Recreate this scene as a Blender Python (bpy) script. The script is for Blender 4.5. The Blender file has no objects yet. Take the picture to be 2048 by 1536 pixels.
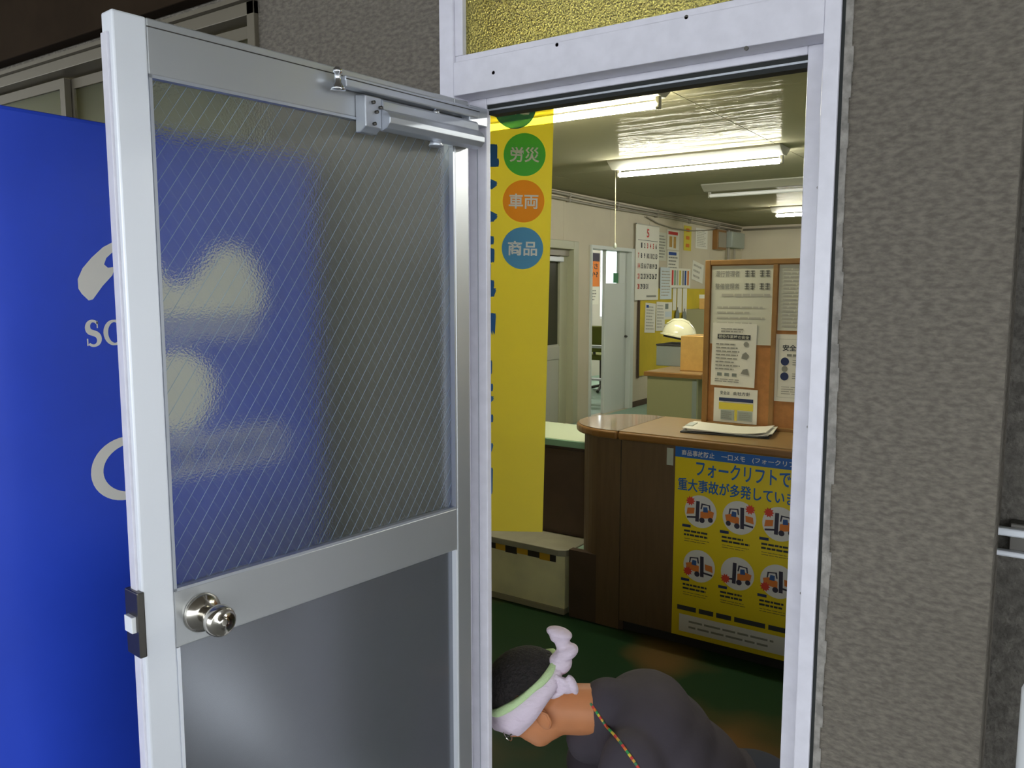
import bpy, bmesh, math, random
from mathutils import Vector, Matrix, Euler
random.seed(7)
R = math.radians
PI = math.pi
S = bpy.context.scene
COL = S.collection

# ------------------------------------------------------------------ camera, sky, exposure
YAW, PITCH = 34.2, 6.5
cam = bpy.data.cameras.new('camera')
cam.sensor_width = 36.0
cam.lens = 1628.0 / 2048.0 * 36.0
cam.clip_start = 0.02
camo = bpy.data.objects.new('camera', cam)
camo.location = (0.0, -1.5, 1.55)
camo.rotation_euler = (R(90 - PITCH), 0, R(YAW))
COL.objects.link(camo)
S.camera = camo

w = bpy.data.worlds.new('overcast_sky')
w.use_nodes = True
bg = w.node_tree.nodes['Background']
bg.inputs['Color'].default_value = (0.90, 0.96, 1.0, 1)
bg.inputs['Strength'].default_value = 2.2
S.world = w
S.view_settings.view_transform = 'Standard'
S.view_settings.look = 'None'
S.view_settings.gamma = 1.0
S.view_settings.exposure = 1.0
S.view_settings.use_curve_mapping = False
S.cycles.use_denoising = True
S.cycles.max_bounces = 10
S.cycles.sample_clamp_indirect = 8.0
TUBE_STRENGTH = 66.0

# ------------------------------------------------------------------ materials
MATS = {}
def lin(c):
    return tuple(((v / 255.0) / 12.92 if v / 255.0 <= 0.04045 else ((v / 255.0 + 0.055) / 1.055) ** 2.4) for v in c)

def mat(name, rgb, rough=0.5, metal=0.0, noise=0.0, nscale=20.0, bump=0.0, bscale=60.0,
        spec=0.5, stretch=None, rgb2=None, coat=0.0, detail=4.0, ramp=(0.36, 0.64)):
    if name in MATS:
        return MATS[name]
    m = bpy.data.materials.new(name)
    m.use_nodes = True
    nt = m.node_tree
    p = nt.nodes['Principled BSDF']
    c = lin(rgb)
    p.inputs['Base Color'].default_value = (*c, 1)
    p.inputs['Roughness'].default_value = rough
    p.inputs['Metallic'].default_value = metal
    p.inputs['Specular IOR Level'].default_value = spec
    p.inputs['Coat Weight'].default_value = coat
    if noise or bump or rgb2:
        tc = nt.nodes.new('ShaderNodeTexCoord')
        mp = nt.nodes.new('ShaderNodeMapping')
        nt.links.new(tc.outputs['Object'], mp.inputs['Vector'])
        if stretch:
            mp.inputs['Scale'].default_value = stretch
    if noise or rgb2:
        n = nt.nodes.new('ShaderNodeTexNoise')
        n.inputs['Scale'].default_value = nscale
        n.inputs['Detail'].default_value = detail
        nt.links.new(mp.outputs['Vector'], n.inputs['Vector'])
        r = nt.nodes.new('ShaderNodeValToRGB')
        c2 = lin(rgb2) if rgb2 else tuple(v * (1 - noise) for v in c)
        c1 = c if rgb2 else tuple(min(1, v * (1 + noise)) for v in c)
        r.color_ramp.elements[0].position = ramp[0]
        r.color_ramp.elements[1].position = ramp[1]
        r.color_ramp.elements[0].color = (*c2, 1)
        r.color_ramp.elements[1].color = (*c1, 1)
        nt.links.new(n.outputs['Fac'], r.inputs['Fac'])
        nt.links.new(r.outputs['Color'], p.inputs['Base Color'])
    if bump:
        n2 = nt.nodes.new('ShaderNodeTexNoise')
        n2.inputs['Scale'].default_value = bscale
        n2.inputs['Detail'].default_value = 3.0
        nt.links.new(mp.outputs['Vector'], n2.inputs['Vector'])
        b = nt.nodes.new('ShaderNodeBump')
        b.inputs['Strength'].default_value = bump
        b.inputs['Distance'].default_value = 0.02
        nt.links.new(n2.outputs['Fac'], b.inputs['Height'])
        nt.links.new(b.outputs['Normal'], p.inputs['Normal'])
    MATS[name] = m
    return m

def emit(name, rgb, strength):
    m = bpy.data.materials.new(name)
    m.use_nodes = True
    p = m.node_tree.nodes['Principled BSDF']
    p.inputs['Base Color'].default_value = (*lin(rgb), 1)
    p.inputs['Emission Color'].default_value = (*lin(rgb), 1)
    p.inputs['Emission Strength'].default_value = strength
    MATS[name] = m
    return m

def glass(name, rgb, rough, ior=1.3, bump=0.0, bscale=120.0, trans=1.0):
    m = bpy.data.materials.new(name)
    m.use_nodes = True
    nt = m.node_tree
    p = nt.nodes['Principled BSDF']
    p.inputs['Base Color'].default_value = (*lin(rgb), 1)
    p.inputs['Roughness'].default_value = rough
    p.inputs['IOR'].default_value = ior
    p.inputs['Transmission Weight'].default_value = trans
    if bump:
        tc = nt.nodes.new('ShaderNodeTexCoord')
        n2 = nt.nodes.new('ShaderNodeTexNoise')
        n2.inputs['Scale'].default_value = bscale
        n2.inputs['Detail'].default_value = 2.0
        nt.links.new(tc.outputs['Object'], n2.inputs['Vector'])
        b = nt.nodes.new('ShaderNodeBump')
        b.inputs['Strength'].default_value = bump
        b.inputs['Distance'].default_value = 0.01
        nt.links.new(n2.outputs['Fac'], b.inputs['Height'])
        nt.links.new(b.outputs['Normal'], p.inputs['Normal'])
    MATS[name] = m
    return m

def thin_glass(name):
    m = bpy.data.materials.new(name)
    m.use_nodes = True
    nt = m.node_tree
    nt.nodes.remove(nt.nodes['Principled BSDF'])
    t = nt.nodes.new('ShaderNodeBsdfTransparent'); t.inputs['Color'].default_value = (0.94, 0.97, 0.96, 1)
    g = nt.nodes.new('ShaderNodeBsdfGlossy'); g.inputs['Roughness'].default_value = 0.02
    x = nt.nodes.new('ShaderNodeMixShader'); x.inputs['Fac'].default_value = 0.06
    nt.links.new(t.outputs[0], x.inputs[1]); nt.links.new(g.outputs[0], x.inputs[2])
    nt.links.new(x.outputs[0], nt.nodes['Material Output'].inputs['Surface'])
    MATS[name] = m
    return m

def lacquered(name, rgb):
    # matt board with a thin rippled lacquer: weak streaky reflections
    m = bpy.data.materials.new(name)
    m.use_nodes = True
    nt = m.node_tree
    nt.nodes.remove(nt.nodes['Principled BSDF'])
    tc = nt.nodes.new('ShaderNodeTexCoord')
    mp = nt.nodes.new('ShaderNodeMapping'); mp.inputs['Scale'].default_value = (0.5, 2.6, 1)
    n = nt.nodes.new('ShaderNodeTexNoise'); n.inputs['Scale'].default_value = 4.5; n.inputs['Detail'].default_value = 3
    b = nt.nodes.new('ShaderNodeBump'); b.inputs['Strength'].default_value = 0.55; b.inputs['Distance'].default_value = 0.02
    d = nt.nodes.new('ShaderNodeBsdfDiffuse'); d.inputs['Color'].default_value = (*lin(rgb), 1)
    g = nt.nodes.new('ShaderNodeBsdfGlossy'); g.inputs['Roughness'].default_value = 0.16
    g.inputs['Color'].default_value = (0.9, 0.86, 0.75, 1)
    x = nt.nodes.new('ShaderNodeMixShader'); x.inputs['Fac'].default_value = 0.035
    nt.links.new(tc.outputs['Object'], mp.inputs['Vector']); nt.links.new(mp.outputs['Vector'], n.inputs['Vector'])
    nt.links.new(n.outputs['Fac'], b.inputs['Height']); nt.links.new(b.outputs['Normal'], g.inputs['Normal'])
    nt.links.new(d.outputs[0], x.inputs[1]); nt.links.new(g.outputs[0], x.inputs[2])
    nt.links.new(x.outputs[0], nt.nodes['Material Output'].inputs['Surface'])
    MATS[name] = m
    return m

def cloth_translucent(name, rgb, fac=0.35, weave=0.24):
    m = bpy.data.materials.new(name)
    m.use_nodes = True
    nt = m.node_tree
    out = nt.nodes['Material Output']
    nt.nodes.remove(nt.nodes['Principled BSDF'])
    d = nt.nodes.new('ShaderNodeBsdfDiffuse')
    t = nt.nodes.new('ShaderNodeBsdfTranslucent')
    d.inputs['Color'].default_value = (*lin(rgb), 1)
    t.inputs['Color'].default_value = (*lin(rgb), 1)
    tr = nt.nodes.new('ShaderNodeBsdfTransparent')
    tr.inputs['Color'].default_value = (*lin(rgb), 1)
    mx = nt.nodes.new('ShaderNodeMixShader')
    mx.inputs['Fac'].default_value = fac
    nt.links.new(d.outputs[0], mx.inputs[1])
    nt.links.new(t.outputs[0], mx.inputs[2])
    m2 = nt.nodes.new('ShaderNodeMixShader')
    m2.inputs['Fac'].default_value = weave          # open weave lets the lamp show through
    nt.links.new(mx.outputs[0], m2.inputs[1])
    nt.links.new(tr.outputs[0], m2.inputs[2])
    nt.links.new(m2.outputs[0], out.inputs['Surface'])
    MATS[name] = m
    return m

M = {}
M['stucco'] = mat('stucco', (111, 105, 96), 0.95, noise=0.22, nscale=100, bump=0.5, bscale=130, spec=0.2, stretch=(0.6, 0.6, 1.3))
M['mortar'] = mat('mortar', (136, 132, 126), 0.95, noise=0.25, nscale=50, bump=0.4, bscale=80)
M['stucco_dark'] = mat('stucco_dark', (104, 100, 94), 0.95, noise=0.25, nscale=60, bump=0.5, bscale=110, spec=0.2)
M['concrete'] = mat('concrete', (126, 126, 124), 0.9, noise=0.15, nscale=8, bump=0.2, bscale=40)
M['canopy'] = mat('canopy', (120, 112, 100), 0.8, noise=0.1, nscale=5)
M['alu'] = mat('aluminium', (226, 229, 236), 0.42, metal=0.25, noise=0.03, nscale=3, stretch=(1, 1, 0.1))
M['alu_rail'] = mat('aluminium_rail', (186, 188, 190), 0.34, metal=0.7, noise=0.03, nscale=3)
M['alu_panel'] = mat('aluminium_panel', (140, 143, 150), 0.24, metal=0.75, noise=0.02, nscale=3)
M['white_frame'] = mat('white_frame_paint', (214, 212, 222), 0.32, noise=0.04, nscale=30)
M['steel'] = mat('brushed_steel', (205, 200, 190), 0.16, metal=1.0)
M['chrome'] = mat('chrome', (225, 228, 235), 0.1, metal=1.0)
M['dark_steel'] = mat('dark_steel', (95, 92, 88), 0.35, metal=1.0)
M['closer'] = mat('closer_silver', (186, 190, 198), 0.3, metal=0.6)
M['gasket'] = mat('gasket', (22, 26, 24), 0.7)
M['door_glass'] = glass('figured_wired_glass', (232, 236, 228), 0.22, ior=1.28, bump=0.14, bscale=260, trans=0.955)
M['transom_glass'] = glass('pebbled_glass', (226, 220, 140), 0.26, ior=1.4, bump=0.8, bscale=260)
M['window_glass'] = glass('frosted_window_glass', (150, 155, 120), 0.35, ior=1.3)
M['clear_glass'] = thin_glass('clear_glass')
M['dark_glass'] = mat('dark_door_glass', (52, 54, 40), 0.25)
M['wire'] = mat('wire', (132, 156, 178), 0.5)
M['blue_paint'] = mat('vending_blue', (40, 74, 205), 0.42, noise=0.05, nscale=4)
M['print_white'] = mat('print_white', (228, 222, 214), 0.6)
M['shutter_brown'] = mat('shutter_brown', (44, 34, 24), 0.9, noise=0.1, nscale=10, spec=0.05)
M['dull_alu'] = mat('dull_aluminium', (106, 99, 84), 0.5, metal=0.4)
M['wall_beige'] = mat('wall_beige', (203, 192, 168), 0.7, noise=0.04, nscale=2.0)
M['ceiling'] = lacquered('ceiling_board', (150, 144, 118))
M['floor_green'] = mat('floor_green', (22, 48, 25), 0.45, rgb2=(96, 70, 38), nscale=1.35, detail=2.5, ramp=(0.34, 0.48), spec=0.2)
M['floor_teal'] = mat('floor_teal', (150, 178, 160), 0.5, noise=0.05)
M['tread'] = mat('tread_vinyl', (150, 146, 128), 0.5, noise=0.06, nscale=10)
M['riser'] = mat('riser_board', (230, 224, 182), 0.55, noise=0.12, nscale=4)
M['base_strip'] = mat('base_strip', (150, 144, 122), 0.5)
M['tape_yellow'] = mat('tape_yellow', (206, 160, 44), 0.5)
M['tape_black'] = mat('tape_black', (48, 40, 34), 0.6)
M['counter_panel'] = mat('counter_panel', (98, 76, 52), 0.5, noise=0.08, nscale=9, stretch=(6, 6, 0.6))
M['counter_edge'] = mat('counter_edge', (132, 92, 44), 0.35, noise=0.06, nscale=12)
M['counter_top'] = mat('counter_top', (150, 122, 80), 0.28, noise=0.06, nscale=10, stretch=(0.6, 8, 1))
M['counter_top_end'] = mat('counter_top_end', (140, 116, 92), 0.07, noise=0.04, nscale=10, stretch=(8, 0.6, 1))
M['cab_dark'] = mat('cabinet_dark', (74, 56, 42), 0.6, noise=0.08, nscale=9)
M['mint'] = mat('mint_laminate', (186, 196, 164), 0.5)
M['mint_edge'] = mat('mint_edge', (128, 166, 138), 0.5)
M['wood_frame'] = mat('wood_frame', (146, 106, 54), 0.5, noise=0.1, nscale=14)
M['cork'] = mat('board_brown', (176, 120, 66), 0.75, noise=0.08, nscale=40)
M['paper'] = mat('paper', (226, 222, 208), 0.8)
M['paper_grey'] = mat('paper_grey', (206, 204, 186), 0.8)
M['paper_blue'] = mat('paper_bluish', (206, 214, 216), 0.8)
M['paper_yellow'] = mat('paper_yellow', (214, 196, 70), 0.8)
M['ink'] = mat('ink', (52, 54, 58), 0.8)
M['ink_grey'] = mat('ink_grey', (138, 136, 126), 0.8)
M['ink_light'] = mat('ink_light', (178, 174, 160), 0.8)
M['ink_red'] = mat('ink_red', (206, 66, 60), 0.8)
M['ink_blue'] = mat('ink_blue', (44, 78, 150), 0.8)
M['ink_green'] = mat('ink_green', (70, 130, 90), 0.8)
M['ink_navy'] = mat('ink_navy', (40, 52, 92), 0.8)
M['poster_yellow'] = mat('poster_yellow', (222, 196, 20), 0.45)
M['poster_blue'] = mat('poster_blue', (22, 92, 168), 0.5)
M['poster_white'] = mat('poster_white', (216, 212, 206), 0.5)
M['orange'] = mat('orange_print', (214, 120, 44), 0.6)
M['red'] = mat('red_print', (210, 66, 42), 0.6)
M['dark_print'] = mat('dark_print', (52, 46, 62), 0.6)
M['blue_print'] = mat('blue_print', (48, 84, 140), 0.6)
M['banner'] = cloth_translucent('banner_yellow', (236, 226, 112), 0.50)
M['banner_sheer_blue'] = cloth_translucent('banner_sheer_blue', (60, 120, 176), 0.5)
M['banner_blue'] = mat('banner_blue', (58, 118, 182), 0.8)
M['banner_green'] = cloth_translucent('banner_green', (96, 205, 130), 0.5, 0.06)
M['banner_orange'] = cloth_translucent('banner_orange', (250, 176, 84), 0.5, 0.06)
M['banner_azure'] = mat('banner_azure', (104, 178, 220), 0.8)
M['banner_cream'] = mat('banner_cream', (255, 255, 244), 0.8)
M['lamp_white'] = mat('lamp_white', (146, 142, 124), 0.5)
M['tube_warm'] = emit('tube_lit_warm', (255, 252, 226), TUBE_STRENGTH)
M['tube_cool'] = emit('tube_lit_cool', (250, 252, 246), TUBE_STRENGTH)
M['tube_off'] = mat('tube_unlit', (228, 226, 220), 0.3)
M['grey_metal'] = mat('grey_metal', (138, 134, 98), 0.5)
M['file_grey'] = mat('file_grey', (122, 128, 122), 0.6)
M['dark_object'] = mat('dark_object', (40, 38, 36), 0.6)
M['cardboard'] = mat('cardboard', (198, 156, 86), 0.85, noise=0.05, nscale=30)
M['helmet'] = mat('helmet_shell', (216, 212, 176), 0.18, coat=0.4)
M['yellow_board'] = mat('yellow_board', (206, 180, 40), 0.6, noise=0.05, nscale=5)
M['pvc_grey'] = mat('pvc_grey', (150, 142, 126), 0.5)
M['box_grey'] = mat('box_grey', (158, 164, 152), 0.5)
M['frame_green'] = mat('frame_greengrey', (176, 174, 146), 0.5)
M['door_grey'] = mat('door_grey', (172, 170, 156), 0.5)
M['door_white'] = mat('door_white', (208, 212, 206), 0.45)
M['room_white'] = mat('room_white', (214, 208, 196), 0.7)
M['olive'] = mat('olive_fabric', (112, 116, 40), 0.8)
M['white_metal'] = mat('white_metal', (228, 230, 232), 0.35)
M['string'] = mat('string', (214, 206, 170), 0.7)
M['skin'] = mat('skin', (196, 128, 84), 0.55, noise=0.05, nscale=18)
M['hair'] = mat('hair', (26, 20, 20), 0.75, noise=0.5, nscale=90, bump=0.6, bscale=180)
M['shirt'] = mat('shirt_charcoal', (66, 60, 68), 0.9, noise=0.08, nscale=8, bump=0.2, bscale=14)
M['trousers'] = mat('trousers_navy', (46, 50, 66), 0.9)
M['towel'] = mat('towel_white', (222, 206, 222), 0.95, bump=0.35, bscale=40, stretch=(1, 1, 2.2))
M['towel_green'] = mat('towel_green', (196, 222, 168), 0.95, bump=0.3, bscale=300)
M['clip'] = mat('clip_grey', (176, 180, 164), 0.5)

# ------------------------------------------------------------------ geometry helpers
class MB:
    def __init__(s):
        s.v = []; s.f = []
    def add(s, vs, fs):
        o = len(s.v)
        s.v += [tuple(v) for v in vs]
        s.f += [tuple(i + o for i in f) for f in fs]
        return s
    def box(s, x0, x1, y0, y1, z0, z1):
        return s.add([(x0, y0, z0), (x1, y0, z0), (x1, y1, z0), (x0, y1, z0),
                      (x0, y0, z1), (x1, y0, z1), (x1, y1, z1), (x0, y1, z1)],
                     [(0, 3, 2, 1), (4, 5, 6, 7), (0, 1, 5, 4), (1, 2, 6, 5), (2, 3, 7, 6), (3, 0, 4, 7)])
    def prism(s, pts, z0, z1, axis='z'):
        n = len(pts)
        def P(a, b, c):
            return (a, b, c) if axis == 'z' else ((a, c, b) if axis == 'y' else (c, a, b))
        vs = [P(a, b, z0) for a, b in pts] + [P(a, b, z1) for a, b in pts]
        fs = [tuple(range(n))[::-1], tuple(range(n, 2 * n))]
        fs += [(i, (i + 1) % n, n + (i + 1) % n, n + i) for i in range(n)]
        return s.add(vs, fs)
    def poly(s, pts, z):
        return s.add([(a, b, z) for a, b in pts], [tuple(range(len(pts)))])
    def rect(s, x0, y0, x1, y1, z):
        return s.poly([(x0, y0), (x1, y0), (x1, y1), (x0, y1)], z)
    def disc(s, cx, cy, rx, z, ry=None, n=28):
        ry = ry or rx
        return s.poly([(cx + rx * math.cos(2 * PI * i / n), cy + ry * math.sin(2 * PI * i / n)) for i in range(n)], z)
    def tube(s, path, rad, n=10, cap=True):
        path = [Vector(p) for p in path]
        rads = rad if isinstance(rad, (list, tuple)) else [rad] * len(path)
        rings = []
        up = None
        for i, p in enumerate(path):
            d = (path[min(i + 1, len(path) - 1)] - path[max(i - 1, 0)]).normalized()
            if up is None:
                up = Vector((0, 0, 1)) if abs(d.z) < 0.9 else Vector((1, 0, 0))
            a = d.cross(up).normalized(); b = a.cross(d).normalized(); up = b
            rings.append([p + (a * math.cos(2 * PI * k / n) + b * math.sin(2 * PI * k / n)) * rads[i] for k in range(n)])
        vs = [v for r_ in rings for v in r_]
        fs = []
        for i in range(len(path) - 1):
            for k in range(n):
                fs.append((i * n + k, i * n + (k + 1) % n, (i + 1) * n + (k + 1) % n, (i + 1) * n + k))
        if cap:
            fs.append(tuple(range(n))[::-1]); fs.append(tuple(range((len(path) - 1) * n, len(path) * n)))
        return s.add(vs, fs)
    def lathe(s, prof, origin=(0, 0, 0), axis='z', n=24):
        """prof: list of (radius, height) along axis"""
        o = Vector(origin)
        vs = []
        for r_, h in prof:
            for k in range(n):
                a = r_ * math.cos(2 * PI * k / n); b = r_ * math.sin(2 * PI * k / n)
                q = {'z': (a, b, h), 'y': (b, h, a), 'x': (h, a, b)}[axis]
                vs.append(o + Vector(q))
        fs = []
        for i in range(len(prof) - 1):
            for k in range(n):
                fs.append((i * n + k, i * n + (k + 1) % n, (i + 1) * n + (k + 1) % n, (i + 1) * n + k))
        fs.append(tuple(range(n))[::-1]); fs.append(tuple(range((len(prof) - 1) * n, len(prof) * n)))
        return s.add(vs, fs)
    def ell(s, c, r_, mtx=None, nu=20, nv=12):
        c = Vector(c)
        vs = []
        for j in range(nv + 1):
            th = PI * j / nv
            for i in range(nu):
                ph = 2 * PI * i / nu
                q = Vector((r_[0] * math.sin(th) * math.cos(ph), r_[1] * math.sin(th) * math.sin(ph), r_[2] * math.cos(th)))
                if mtx: q = mtx @ q
                vs.append(c + q)
        fs = []
        for j in range(nv):
            for i in range(nu):
                fs.append((j * nu + i, (j + 1) * nu + i, (j + 1) * nu + (i + 1) % nu, j * nu + (i + 1) % nu))
        return s.add(vs, fs)
    def mesh(s, name):
        me = bpy.data.meshes.new(name)
        me.from_pydata(s.v, [], s.f)
        me.validate(); me.update()
        return me
    def build(s, name, m, parent=None, loc=None, bevel=0.0, smooth=False, seg=2, weld=True):
        me = s.mesh(name)
        bm = bmesh.new(); bm.from_mesh(me)
        if weld: bmesh.ops.remove_doubles(bm, verts=bm.verts, dist=1e-5)
        bmesh.ops.recalc_face_normals(bm, faces=bm.faces)
        if bevel:
            es = [e for e in bm.edges if len(e.link_faces) == 2 and e.calc_face_angle(0) > 0.5]
            bmesh.ops.bevel(bm, geom=es, offset=bevel, segments=seg, profile=0.5, affect='EDGES')
        bm.to_mesh(me); bm.free()
        if smooth:
            for p in me.polygons: p.use_smooth = True
        return link(name, me, m, parent, loc)

def link(name, me, m, parent=None, loc=None):
    o = bpy.data.objects.new(name, me)
    if m is not None:
        me.materials.clear(); me.materials.append(m)
    COL.objects.link(o)
    if parent: o.parent = parent
    if loc: o.location = loc
    return o

def tag(o, label=None, cat=None, group=None, kind=None):
    if label: o['label'] = label
    if cat: o['category'] = cat
    if group: o['group'] = group
    if kind: o['kind'] = kind
    return o

def thing(name, label, cat, loc=(0, 0, 0), rot=(0, 0, 0), group=None, kind=None):
    o = bpy.data.objects.new(name, None)
    COL.objects.link(o)
    o.empty_display_size = 0.05
    o.location = loc; o.rotation_euler = rot
    return tag(o, label, cat, group, kind)

def text_mesh(s, bold=0.0):
    cu = bpy.data.curves.new('text', 'FONT')
    cu.body = s; cu.size = 1.0; cu.offset = bold; cu.resolution_u = 3
    cu.fill_mode = 'FRONT'
    o = bpy.data.objects.new('text', cu)
    COL.objects.link(o)
    dg = bpy.context.evaluated_depsgraph_get()
    me = bpy.data.meshes.new_from_object(o.evaluated_get(dg))
    vs = [tuple(v.co) for v in me.vertices]
    fs = [tuple(p.vertices) for p in me.polygons]
    bpy.data.objects.remove(o); bpy.data.curves.remove(cu); bpy.data.meshes.remove(me)
    return vs, fs

def text_into(mb, s, x0, y0, x1, y1, z, bold=0.0):
    """text stretched into the rectangle x0..x1, y0..y1 of the local XY plane"""
    vs, fs = text_mesh(s, bold)
    if not vs: return
    ax, bx = min(v[0] for v in vs), max(v[0] for v in vs)
    ay, by = min(v[1] for v in vs), max(v[1] for v in vs)
    mb.add([(x0 + (v[0] - ax) / max(bx - ax, 1e-6) * (x1 - x0), y0 + (v[1] - ay) / max(by - ay, 1e-6) * (y1 - y0), z) for v in vs], fs)

# orientation of flat sheets: local x = right, y = up, z = out of the sheet
ROT_FRONT = (R(90), 0, 0)            # faces the street side (-y)
ROT_LEFTWALL = (R(90), 0, R(90))     # on a wall whose face looks to +x

def sheet(name, label, cat, loc, rot, w_, h_, m, t=0.0015, roll=0.0, group=None, curl=0.0):
    e = Euler(rot).to_matrix() @ Matrix.Rotation(roll, 3, 'Z')
    o = thing(name, label, cat, loc, e.to_euler(), group)
    n = 6
    mb = MB()
    vs = []; fs = []
    for k in (0, 1):
        for j in range(n + 1):
            v = j / n
            c = curl * (1 - v) ** 2
            for i in (0, 1):
                vs.append((w_ * i, h_ * v, c + t * k))
    q = 2 * (n + 1)
    for j in range(n):
        a = 2 * j
        fs.append((a, a + 2, a + 3, a + 1)); fs.append((q + a, q + a + 1, q + a + 3, q + a + 2))
        fs.append((a, q + a, q + a + 2, a + 2)); fs.append((a + 1, a + 3, q + a + 3, q + a + 1))
    fs.append((0, 1, q + 1, q)); fs.append((2 * n, q + 2 * n, q + 2 * n + 1, 2 * n + 1))
    mb.add(vs, fs)
    mb.build('paper' if cat != 'banner' else 'cloth', m, o)
    return o

def bars(o, name, m, rows, z=0.003):
    """printed lines: list of (x0,y0,x1,y1)"""
    mb = MB()
    for (x0, y0, x1, y1) in rows:
        mb.rect(x0, y0, x1, y1, z)
    q = mb.build(name, m, o)
    if len(rows) > 1: q['kind'] = 'stuff'
    return q

def lines(x0, x1, ytop, ybot, n, fill=0.45, jit=0.3):
    out = []
    for i in range(n):
        yc = ytop - (i + 0.5) * (ytop - ybot) / n
        hh = (ytop - ybot) / n * fill / 2
        x = x0
        xe = x1 - random.random() * jit * (x1 - x0)
        while x < xe:
            L = (x1 - x0) * random.uniform(0.08, 0.25)
            out.append((x, yc - hh, min(xe, x + L), yc + hh))
            x += L + (x1 - x0) * 0.025
    return out

# ------------------------------------------------------------------ the setting outside
def slab_with_holes(name, m, xs, zs, holes, y0, y1, axis='y', kind='structure'):
    """wall made of cells, minus the holes (list of a0,a1,z0,z1); ONE object"""
    A = sorted(set(xs + [h for q in holes for h in q[:2]])); B = sorted(set(zs + [h for q in holes for h in q[2:]]))
    A = [a for a in A if xs[0] <= a <= xs[-1]]; B = [b for b in B if zs[0] <= b <= zs[-1]]
    mb = MB()
    for i in range(len(A) - 1):
        for j in range(len(B) - 1):
            ca, cb = (A[i] + A[i + 1]) / 2, (B[j] + B[j + 1]) / 2
            if any(q[0] < ca < q[1] and q[2] < cb < q[3] for q in holes): continue
            if axis == 'y': mb.box(A[i], A[i + 1], y0, y1, B[j], B[j + 1])
            else: mb.box(y0, y1, A[i], A[i + 1], B[j], B[j + 1])
    o = mb.build(name, m)
    return tag(o, kind=kind)

FRL, FRR = -1.21, -0.345            # outer edges of the door frame
slab_with_holes('wall_front', M['stucco'], [-6.2, -0.075], [0, 2.75],
                [(FRL, FRR, 0, 2.50), (-3.95, -1.84, 1.15, 2.32)], 0.0, 0.16)
# right-hand side beyond the pier: recessed darker wall
tag(MB().box(-0.095, 3.2, 0.16, 0.30, 0, 2.75).build('wall_right_recess', M['stucco_dark']), kind='structure')
tag(MB().box(-14, 14, -14, 0.0, -0.12, -0.02).build('floor_outside', M['concrete']), kind='structure')
tag(MB().box(-9, 6.0, -6.0, 0.30, 2.75, 2.89).build('ceiling_canopy', M['canopy']), kind='structure')

# ------------------------------------------------------------------ door frame with transom
fr = thing('trim_1', 'white painted aluminium door frame with a transom light', 'door frame', (0, 0, 0), kind='structure')
yF, yB = -0.012, 0.09
IL, IR, HD = -1.170, -0.372, 1.985        # inner edges of the rebate
MB().box(FRL, IL, yF, yB, 0, 2.50).build('post', M['white_frame'], fr, bevel=0.002)
MB().box(IR, FRR, yF, yB, 0, 2.50).build('post', M['white_frame'], fr, bevel=0.002)
MB().box(IL, IR, yF, yB, HD, 2.058).build('header', M['white_frame'], fr, bevel=0.002)
MB().box(IL, IR, yF, yB, 2.46, 2.50).build('top_rail', M['white_frame'], fr)
MB().box(IL, IR, yF + 0.008, yF + 0.02, 2.058, 2.072).build('glazing_bead', M['white_frame'], fr, bevel=0.001)
MB().box(IL, IL + 0.022, yF + 0.006, yF + 0.02, 2.072, 2.46).build('glazing_bead', M['white_frame'], fr, bevel=0.001)
MB().box(IR - 0.01, IR, yF + 0.006, yF + 0.02, 2.072, 2.46).build('glazing_bead', M['white_frame'], fr, bevel=0.001)
tg = MB().box(IL + 0.002, IR - 0.002, 0.02, 0.026, 2.05, 2.47).build('transom_pane', M['transom_glass'], fr)
tag(tg, 'yellow-green pebbled glass lit from inside')
# door stops (the rebate's inner steps)
MB().box(IL, -1.121, 0.045, 0.062, 0, HD).build('stop', M['white_frame'], fr, bevel=0.002)
MB().box(-1.1465, -1.1445, 0.044, 0.046, 0, HD - 0.03).build('stop_groove', M['closer'], fr)
MB().box(-0.412, IR, 0.045, yB, 0, HD).build('stop', M['white_frame'], fr, bevel=0.002)
MB().box(-1.121, -0.412, 0.045, yB, 1.970, HD).build('stop', M['white_frame'], fr, bevel=0.002)
MB().box(-1.121, -0.412, 0.052, yB, 1.958, 1.962).build('stop_lip', M['closer'], fr)
MB().box(-1.121, -0.412, 0.050, 0.085, 1.962, 1.970).build('gasket', M['gasket'], fr)
MB().box(-1.121, -0.412, 0.056, 0.085, 1.950, 1.958).build('gasket', M['gasket'], fr)
MB().box(IL, IR, -0.01, yB, -0.005, 0.018).build('sill', M['alu'], fr)
MB().box(FRR, FRR + 0.006, -0.004, -0.0005, 0, 2.5).build('joint_gap', M['gasket'], fr)
mb = MB()
for i in range(60):
    z_ = i * 2.5 / 60
    mb.box(FRR + 0.006, FRR + 0.016 + 0.006 * random.random(), -0.003 - 0.002 * random.random(), -0.0005, z_, z_ + 2.5 / 60)
mb.build('sealant', M['mortar'], fr)
scr = [(-0.505, 0.0, 1.982), (-1.06, 0.0, 2.02), (-0.90, 0.0, 2.052), (-0.62, 0.0, 2.056)]
for x, y, z in scr:
    MB().lathe([(0.004, 0), (0.004, 0.003), (0.002, 0.004)], (x, yF, z), 'y', 10).build('screw', M['dark_steel'], fr)
for z in (1.735, 1.30, 0.98):
    MB().lathe([(0.0035, -0.003), (0.0035, 0.001)], (-0.383, 0.045, z), 'y', 10).build('screw', M['dark_steel'], fr)

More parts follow.
